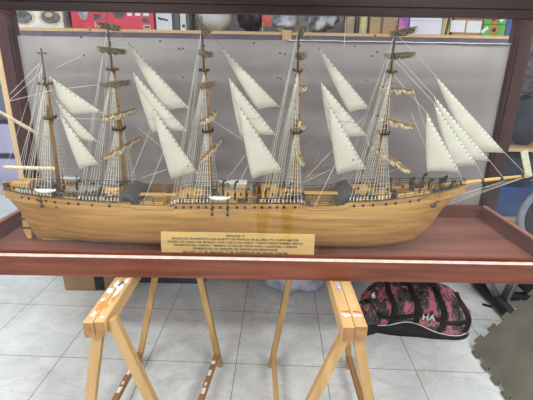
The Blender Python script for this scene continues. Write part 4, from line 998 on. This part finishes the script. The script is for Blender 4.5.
# duffel bag
def duffel():
    A, B_ = at(366, 327, Z=0), at(472, 345, Z=0)
    cx, cy = (A.x+B_.x)/2, 2.22; L = .66; rot = math.radians(-7)
    t = thing('duffel_bag', (cx, cy, 0), 'black duffel bag with pink and grey camouflage panels and white piping on the floor', 'duffel bag')
    M = Matrix.Translation((cx, cy, 0)) @ Matrix.Rotation(rot, 4, 'Z')
    n_, q = 40, 32; vs = []; fs = []
    R_, Hh = .165, .31
    def prof(u, a):
        # u along -1..1, a around
        en = (1-abs(u)**5)**.5 if abs(u) < 1 else 0
        en = max(en, .02); c_, s_ = math.cos(a), math.sin(a)
        y = R_*math.copysign(abs(c_)**.75, c_)*en; z = Hh/2+Hh/2*math.copysign(abs(s_)**.7, s_)*(en if s_ > 0 else 1*min(1, en*1.15))
        z *= (1-.25*u*u*(1 if s_ > 0 else 0)) * (1-.12*(1 if u > .3 else 0)*(u-.3))
        x = u*L/2 + .03*u*(1-z/Hh)
        w_ = .014*mnoise.noise(Vector((x*9, y*9, z*9)))
        return Vector((x, y*(1+w_*3), max(.001, z+w_)))
    for i in range(n_+1):
        u = -1+2*i/n_
        for j in range(q): vs.append(M @ prof(u, 2*PI*j/q))
    for i in range(n_):
        for j in range(q): fs.append((i*q+j, (i+1)*q+j, (i+1)*q+(j+1) % q, i*q+(j+1) % q))
    fs.append(tuple(range(q))); fs.append(tuple(reversed([n_*q+j for j in range(q)])))
    body = MB().add(vs, fs)
    mm, nt, b = newmat('pink_camo_cloth'); L_ = nt.links; NN = nt.nodes.new
    tc = NN('ShaderNodeTexCoord'); v = NN('ShaderNodeMapping'); v.inputs['Rotation'].default_value = (0, .6, 0); v.inputs['Scale'].default_value = (1.6, 1, .8); L_.new(tc.outputs['Object'], v.inputs[0])
    n1 = NN('ShaderNodeTexNoise'); n1.inputs['Scale'].default_value = 9; n1.inputs['Detail'].default_value = 9; n1.inputs['Roughness'].default_value = .75; n1.inputs['Distortion'].default_value = .3; L_.new(v.outputs[0], n1.inputs[0])
    r = NN('ShaderNodeValToRGB'); r.color_ramp.interpolation = 'CONSTANT'; e = r.color_ramp.elements
    e[0].position = 0; e[0].color = lin((30, 28, 30)); e[1].position = .44; e[1].color = lin((96, 92, 88))
    for p_, c_ in ((.48, (30, 28, 30)), (.505, (136, 122, 112)), (.54, (226, 110, 146)), (.59, (140, 124, 114)), (.61, (38, 36, 38)), (.64, (120, 112, 104)), (.67, (34, 32, 34))):
        x = e.new(p_); x.color = lin(c_)
    L_.new(n1.outputs['Fac'], r.inputs[0]); L_.new(r.outputs[0], b.inputs['Base Color']); b.inputs['Roughness'].default_value = .85
    bo = body.build('body', mm, t, smooth=True)
    BK = mat('black_nylon', (20, 20, 22), (34, 34, 36), .75, 30)
    # black lower front panel below a wavy white piping
    def edge(u): return .085+.055*math.cos((u+.25)*2.6)*1.0 if True else 0
    def front(u, z):
        best = None
        for j in range(60):
            a = PI+ (PI*.5)*(j/59)-PI*.25
            p = prof(u, a)
            if best is None or abs(p.z-z) < abs(best.z-z): best = p
        return best
    vs = []; fs = []; pip = []; k = 44; rows_ = 6
    for i in range(k+1):
        u = -.97+1.93*i/k; ze = max(.02, .06+.075*math.exp(-((u+.18)/.42)**2)-.02*max(0, u))
        for r_ in range(rows_+1):
            z = .004+(ze-.004)*r_/rows_; p = front(u, z); vs.append(M @ (Vector((p.x, p.y-.006, z))))
        pip.append(M @ (Vector((front(u, ze).x, front(u, ze).y-.008, ze))))
    for i in range(k):
        for r_ in range(rows_): a = i*(rows_+1)+r_; fs.append((a, a+rows_+1, a+rows_+2, a+1))
    pn = MB().add(vs, fs).build('lower_panel', BK, t, smooth=True); s = pn.modifiers.new('thick', 'SOLIDIFY'); s.thickness = .006; s.offset = 0
    MB().tube(pip, .003, 6).build('piping', WHITE, t, smooth=True)
    # straps up the front and along
    for u0 in (-.52, -.12, .34, .78):
        pts = [prof(u0+.05*math.sin(j*.5), PI*1.15-PI*.75*j/12) for j in range(13)]
        vs = []; fs = []
        for p in pts:
            for dx in (-.017, .017): vs.append(M @ (Vector((p.x+dx, p.y-.007, p.z+.004))))
        for i in range(len(pts)-1): fs.append((2*i, 2*i+1, 2*i+3, 2*i+2))
        o = MB().add(vs, fs).build('strap', BK, t, smooth=True); s = o.modifiers.new('thick', 'SOLIDIFY'); s.thickness = .006; s.offset = 0
    pts = [front(-.8+1.6*j/20, .17-.02*math.sin(j*.45)) for j in range(21)]; vs = []; fs = []
    for p in pts:
        for dz_ in (-.013, .013): vs.append(M @ (Vector((p.x, p.y-.010, p.z+dz_))))
    for i in range(len(pts)-1): fs.append((2*i, 2*i+2, 2*i+3, 2*i+1))
    o = MB().add(vs, fs).build('front_zip_band', BK, t, smooth=True); s = o.modifiers.new('thick', 'SOLIDIFY'); s.thickness = .005; s.offset = 0
    for body_, xp, yp, sz in (('HA', 427, 314, .055),):
        p = at(xp, yp, Y=2.07); q_ = M.inverted() @ p; u = q_.x/(L/2); f_ = front(max(-.93, min(.93, u)), q_.z); w_ = M @ Vector((f_.x, f_.y-.016, f_.z))
        text('printed_mark', body_, sz, w_, WHITE, t, (PI/2, 0, rot), ext=.002, bold=.001)
    # side pocket bulging at the left end, carry handle on top
    MB().blob(M @ Vector((-L/2+.03, -.10, .12)), .085, .07, .10, 18, 12, .15, 4, .8).build('end_pocket', mm, t, smooth=True)
    c6 = at(373.5, 295.5, Y=2.04); text('printed_mark', '6', .05, c6, WHITE, t, (PI/2, 0, rot-.2), ext=.003, bold=.001)
    MB().blob(M @ Vector((-L/2+.02, -.135, .055)), .075, .05, .05, 16, 10, .2, 9, .8).build('mesh_pouch', BK, t, smooth=True)
    MB().tube([M @ Vector((-.12+.24*i/10, -.02, .29+.06*math.sin(PI*i/10))) for i in range(11)], .012, 8).build('carry_handle', BK, t, smooth=True)
duffel()

# interlocking foam mat leaning up to the right
def puzzle_mat():
    Lm = .62; th = .012; pitch = .62/7
    P0 = Vector((1.255, 1.98, .004)); e1 = Vector((0, -1, 0)); th_a = math.atan2(.30, .285); e2 = Vector((math.cos(math.radians(52)), 0, math.sin(math.radians(52))))
    e2 = (at(533, 298, Y=1.98)-at(470, 352, Y=1.98)).normalized()
    def side(n_teeth):
        out = []; p_ = Lm/(n_teeth); dep = .030
        for i in range(n_teeth):
            s = i*p_
            out += [(s+p_*.00, 0), (s+p_*.30, 0), (s+p_*.30, dep*.35), (s+p_*.22, dep*.55), (s+p_*.22, dep*.9), (s+p_*.28, dep), (s+p_*.72, dep), (s+p_*.78, dep*.9), (s+p_*.78, dep*.55), (s+p_*.70, dep*.35), (s+p_*.70, 0)]
        return out
    T = side(6); pts = []
    for s, d in T: pts.append((s, -d))                 # along e1, teeth outwards (-e2)
    for s, d in T: pts.append((Lm+d, s))
    for s, d in T: pts.append((Lm-s, Lm+d))
    for s, d in T: pts.append((-d, Lm-s))
    nrm = e1.cross(e2).normalized(); 
    if nrm.z < 0: nrm = -nrm
    vs = [P0+e1*a+e2*(b+.022) for a, b in pts]; k = len(vs)
    o = MB().add(vs+[v+nrm*th for v in vs], [tuple(range(k, 2*k)), tuple(reversed(range(k)))]+[(i, (i+1) % k, (i+1) % k+k, i+k) for i in range(k)])
    ob = o.build('foam_mat', mat('olive_foam', (118, 116, 104), (104, 102, 92), .9, 7, bump=.1))
    return tag(ob, 'olive grey interlocking foam floor mat with toothed edges, leaning at the lower right', 'foam mat')
puzzle_mat()
cr_ = MB().box((1.62, 1.42, 0.001), (2.1, 1.95, .34)).build('black_crate', BLKP, bevel=.01); tag(cr_, 'black crate on the floor under the leaning foam mat', 'crate')


# ------------------------------------------------------------------ the photographer, faintly mirrored in the front pane
def skin_body(name, verts, edges, radii, m, parent, sub=2, root=0):
    me = bpy.data.meshes.new(name); off = Vector(parent.get('_o', (0, 0, 0)))
    me.from_pydata([tuple(Vector(v)-off) for v in verts], edges, []); me.materials.append(m)
    o = bpy.data.objects.new(name, me); C.objects.link(o); o.parent = parent
    sk = o.modifiers.new('skin', 'SKIN'); sk.use_smooth_shade = True
    if not me.skin_vertices: me.attributes  # layer is made with the modifier below
    if not me.skin_vertices:
        bpy.context.view_layer.objects.active = o
        bpy.ops.mesh.customdata_skin_add()
    for i, r in enumerate(radii):
        sv = me.skin_vertices[0].data[i]; sv.radius = (r, r) if not isinstance(r, tuple) else r; sv.use_root = (i == root)
    ss = o.modifiers.new('sub', 'SUBSURF'); ss.levels = sub; ss.render_levels = sub
    return o
SKINM = mat('skin', (206, 160, 138), (196, 148, 126), .55, 20); SHIRT = mat('grey_shirt', (92, 92, 104), (80, 80, 92), .9, 14); JEAN = mat('dark_trousers', (46, 50, 66), (58, 62, 80), .9, 20)
pr = thing('person', (.08, -.48, 0), 'person in a grey shirt holding up a phone, mirrored faintly in the case glass', 'person')
hl = at(256, 66, Y=3.02); hl.y = -.035; hr = at(303, 76, Y=3.02); hr.y = -.035
bx, by = .08, -.50
V = [(bx, by, .96), (bx, by, 1.12), (bx, by+.0, 1.32), (bx, by, 1.44), (bx, by+.02, 1.52),
     (bx-.17, by, 1.42), (bx-.25, by+.08, 1.17), (hl.x-.03, hl.y-.09, hl.z-.12),
     (bx+.17, by, 1.42), (bx+.27, by+.08, 1.17), (hr.x+.03, hr.y-.09, hr.z-.12),
     (bx-.09, by, .90), (bx-.11, by+.03, .50), (bx-.12, by-.02, .08), (bx-.13, by+.10, .035),
     (bx+.09, by, .90), (bx+.11, by+.02, .50), (bx+.12, by-.02, .08), (bx+.13, by+.10, .035)]
Ed = [(0,1),(1,2),(2,3),(3,4),(3,5),(5,6),(6,7),(3,8),(8,9),(9,10),(0,11),(11,12),(12,13),(13,14),(0,15),(15,16),(16,17),(17,18)]
Rd = [(.15,.11),(.14,.10),(.16,.11),(.11,.08),.055,.065,.045,.028,.065,.045,.028,.095,.06,.042,.035,.095,.06,.042,.035]
body = skin_body('body', V, Ed, Rd, SHIRT, pr)
tr_v = [(bx, by, .97), (bx-.09, by, .90), (bx-.11, by+.03, .50), (bx-.12, by-.02, .10), (bx+.09, by, .90), (bx+.11, by+.02, .50), (bx+.12, by-.02, .10)]
skin_body('trousers', tr_v, [(0,1),(1,2),(2,3),(0,4),(4,5),(5,6)], [(.16,.12),.105,.07,.055,.105,.07,.055], JEAN, pr)
hd = MB(); hc = Vector((bx, by+.05, 1.665)); hd.blob(hc, .075, .095, .118, 24, 18)
hd.blob(hc+Vector((0, .095, -.012)), .014, .020, .026, 10, 8); hd.tube([hc+Vector((0, -.03, -.09)), (bx, by+.0, 1.50)], [.055, .058], 14)
for s in (-1, 1): hd.blob(hc+Vector((s*.075, 0, -.01)), .012, .02, .032, 10, 8)
head = hd.build('head', SKINM, pr, smooth=True)
for s in (-1, 1): MB().blob(hc+Vector((s*.03, .084, .012)), .013, .008, .007, 10, 6).build('eye', PORT, head, smooth=True)
MB().tube([hc+Vector((x, .087-abs(x)*.25, -.052)) for x in (-.024, -.012, 0, .012, .024)], .005, 6).build('mouth', mat('lips', (160, 90, 84), None, .6), head, smooth=True)
MB().blob(hc+Vector((0, -.022, .035)), .083, .092, .105, 22, 14, .05, 3).build('hair', mat('dark_hair', (42, 34, 30), (58, 46, 38), .8, 40), head, smooth=True)
def hand(name, c, side, pointing):
    """palm root at c, fingers reach up and inwards (towards the phone), side = +1 opens to -x"""
    s = -side; b0 = c+Vector((0, -.05, -.075)); pm = c+Vector((0, -.01, -.01))
    V = [b0, pm]; Ed = [(0, 1)]; Rr = [(.024, .018), (.034, .016)]
    for i, (ln, sp) in enumerate(((.068, -.030), (.078, -.010), (.072, .010), (.058, .030))):
        k = len(V); root = pm+Vector((s*.0-.0+sp*(-s), .0, .024-abs(sp)*.1))
        if pointing and i == 0: seg = [root, root+Vector((s*.018, .012, .03)), root+Vector((s*.042, .014, .055)), root+Vector((s*.062, .012, .07))]
        else: seg = [root, root+Vector((s*.012, .014, ln*.42)), root+Vector((s*.032, .020, ln*.55)), root+Vector((s*.046, .012, ln*.42))]
        V += seg; Ed += [(1, k), (k, k+1), (k+1, k+2), (k+2, k+3)]; Rr += [.0105, .0095, .0088, .0078]
    k = len(V); V += [pm+Vector((s*.022, .004, -.018)), pm+Vector((s*.046, .010, .004)), pm+Vector((s*.062, .012, .022))]
    Ed += [(0, k), (k, k+1), (k+1, k+2)]; Rr += [.014, .0115, .0095]
    return skin_body(name, V, Ed, Rr, SKINM, pr, 1)
hand('hand', hl, -1, True); hand('hand', hr, 1, False)
ph = MB().box((hl.x+.055, -.040, 1.565), (hr.x-.045, -.031, 1.643)).build('phone', BLACK, bevel=.004)
tag(ph, 'black phone held sideways by the person, mirrored in the case glass', 'phone')
MB().lathe([(.006, 0), (.006, .003)], (.0, -.031, 1.60), 12, Matrix.Rotation(-PI/2, 3, 'X')).build('lens', DKGR, ph)

# ------------------------------------------------------------------ view
sc.view_settings.view_transform = 'Standard'; sc.view_settings.look = 'None'; sc.view_settings.gamma = 1; sc.view_settings.use_curve_mapping = False
sc.view_settings.exposure = -0.33
sc.cycles.transparent_max_bounces = 24
for o in bpy.data.objects:
    if '_o' in o: del o['_o']
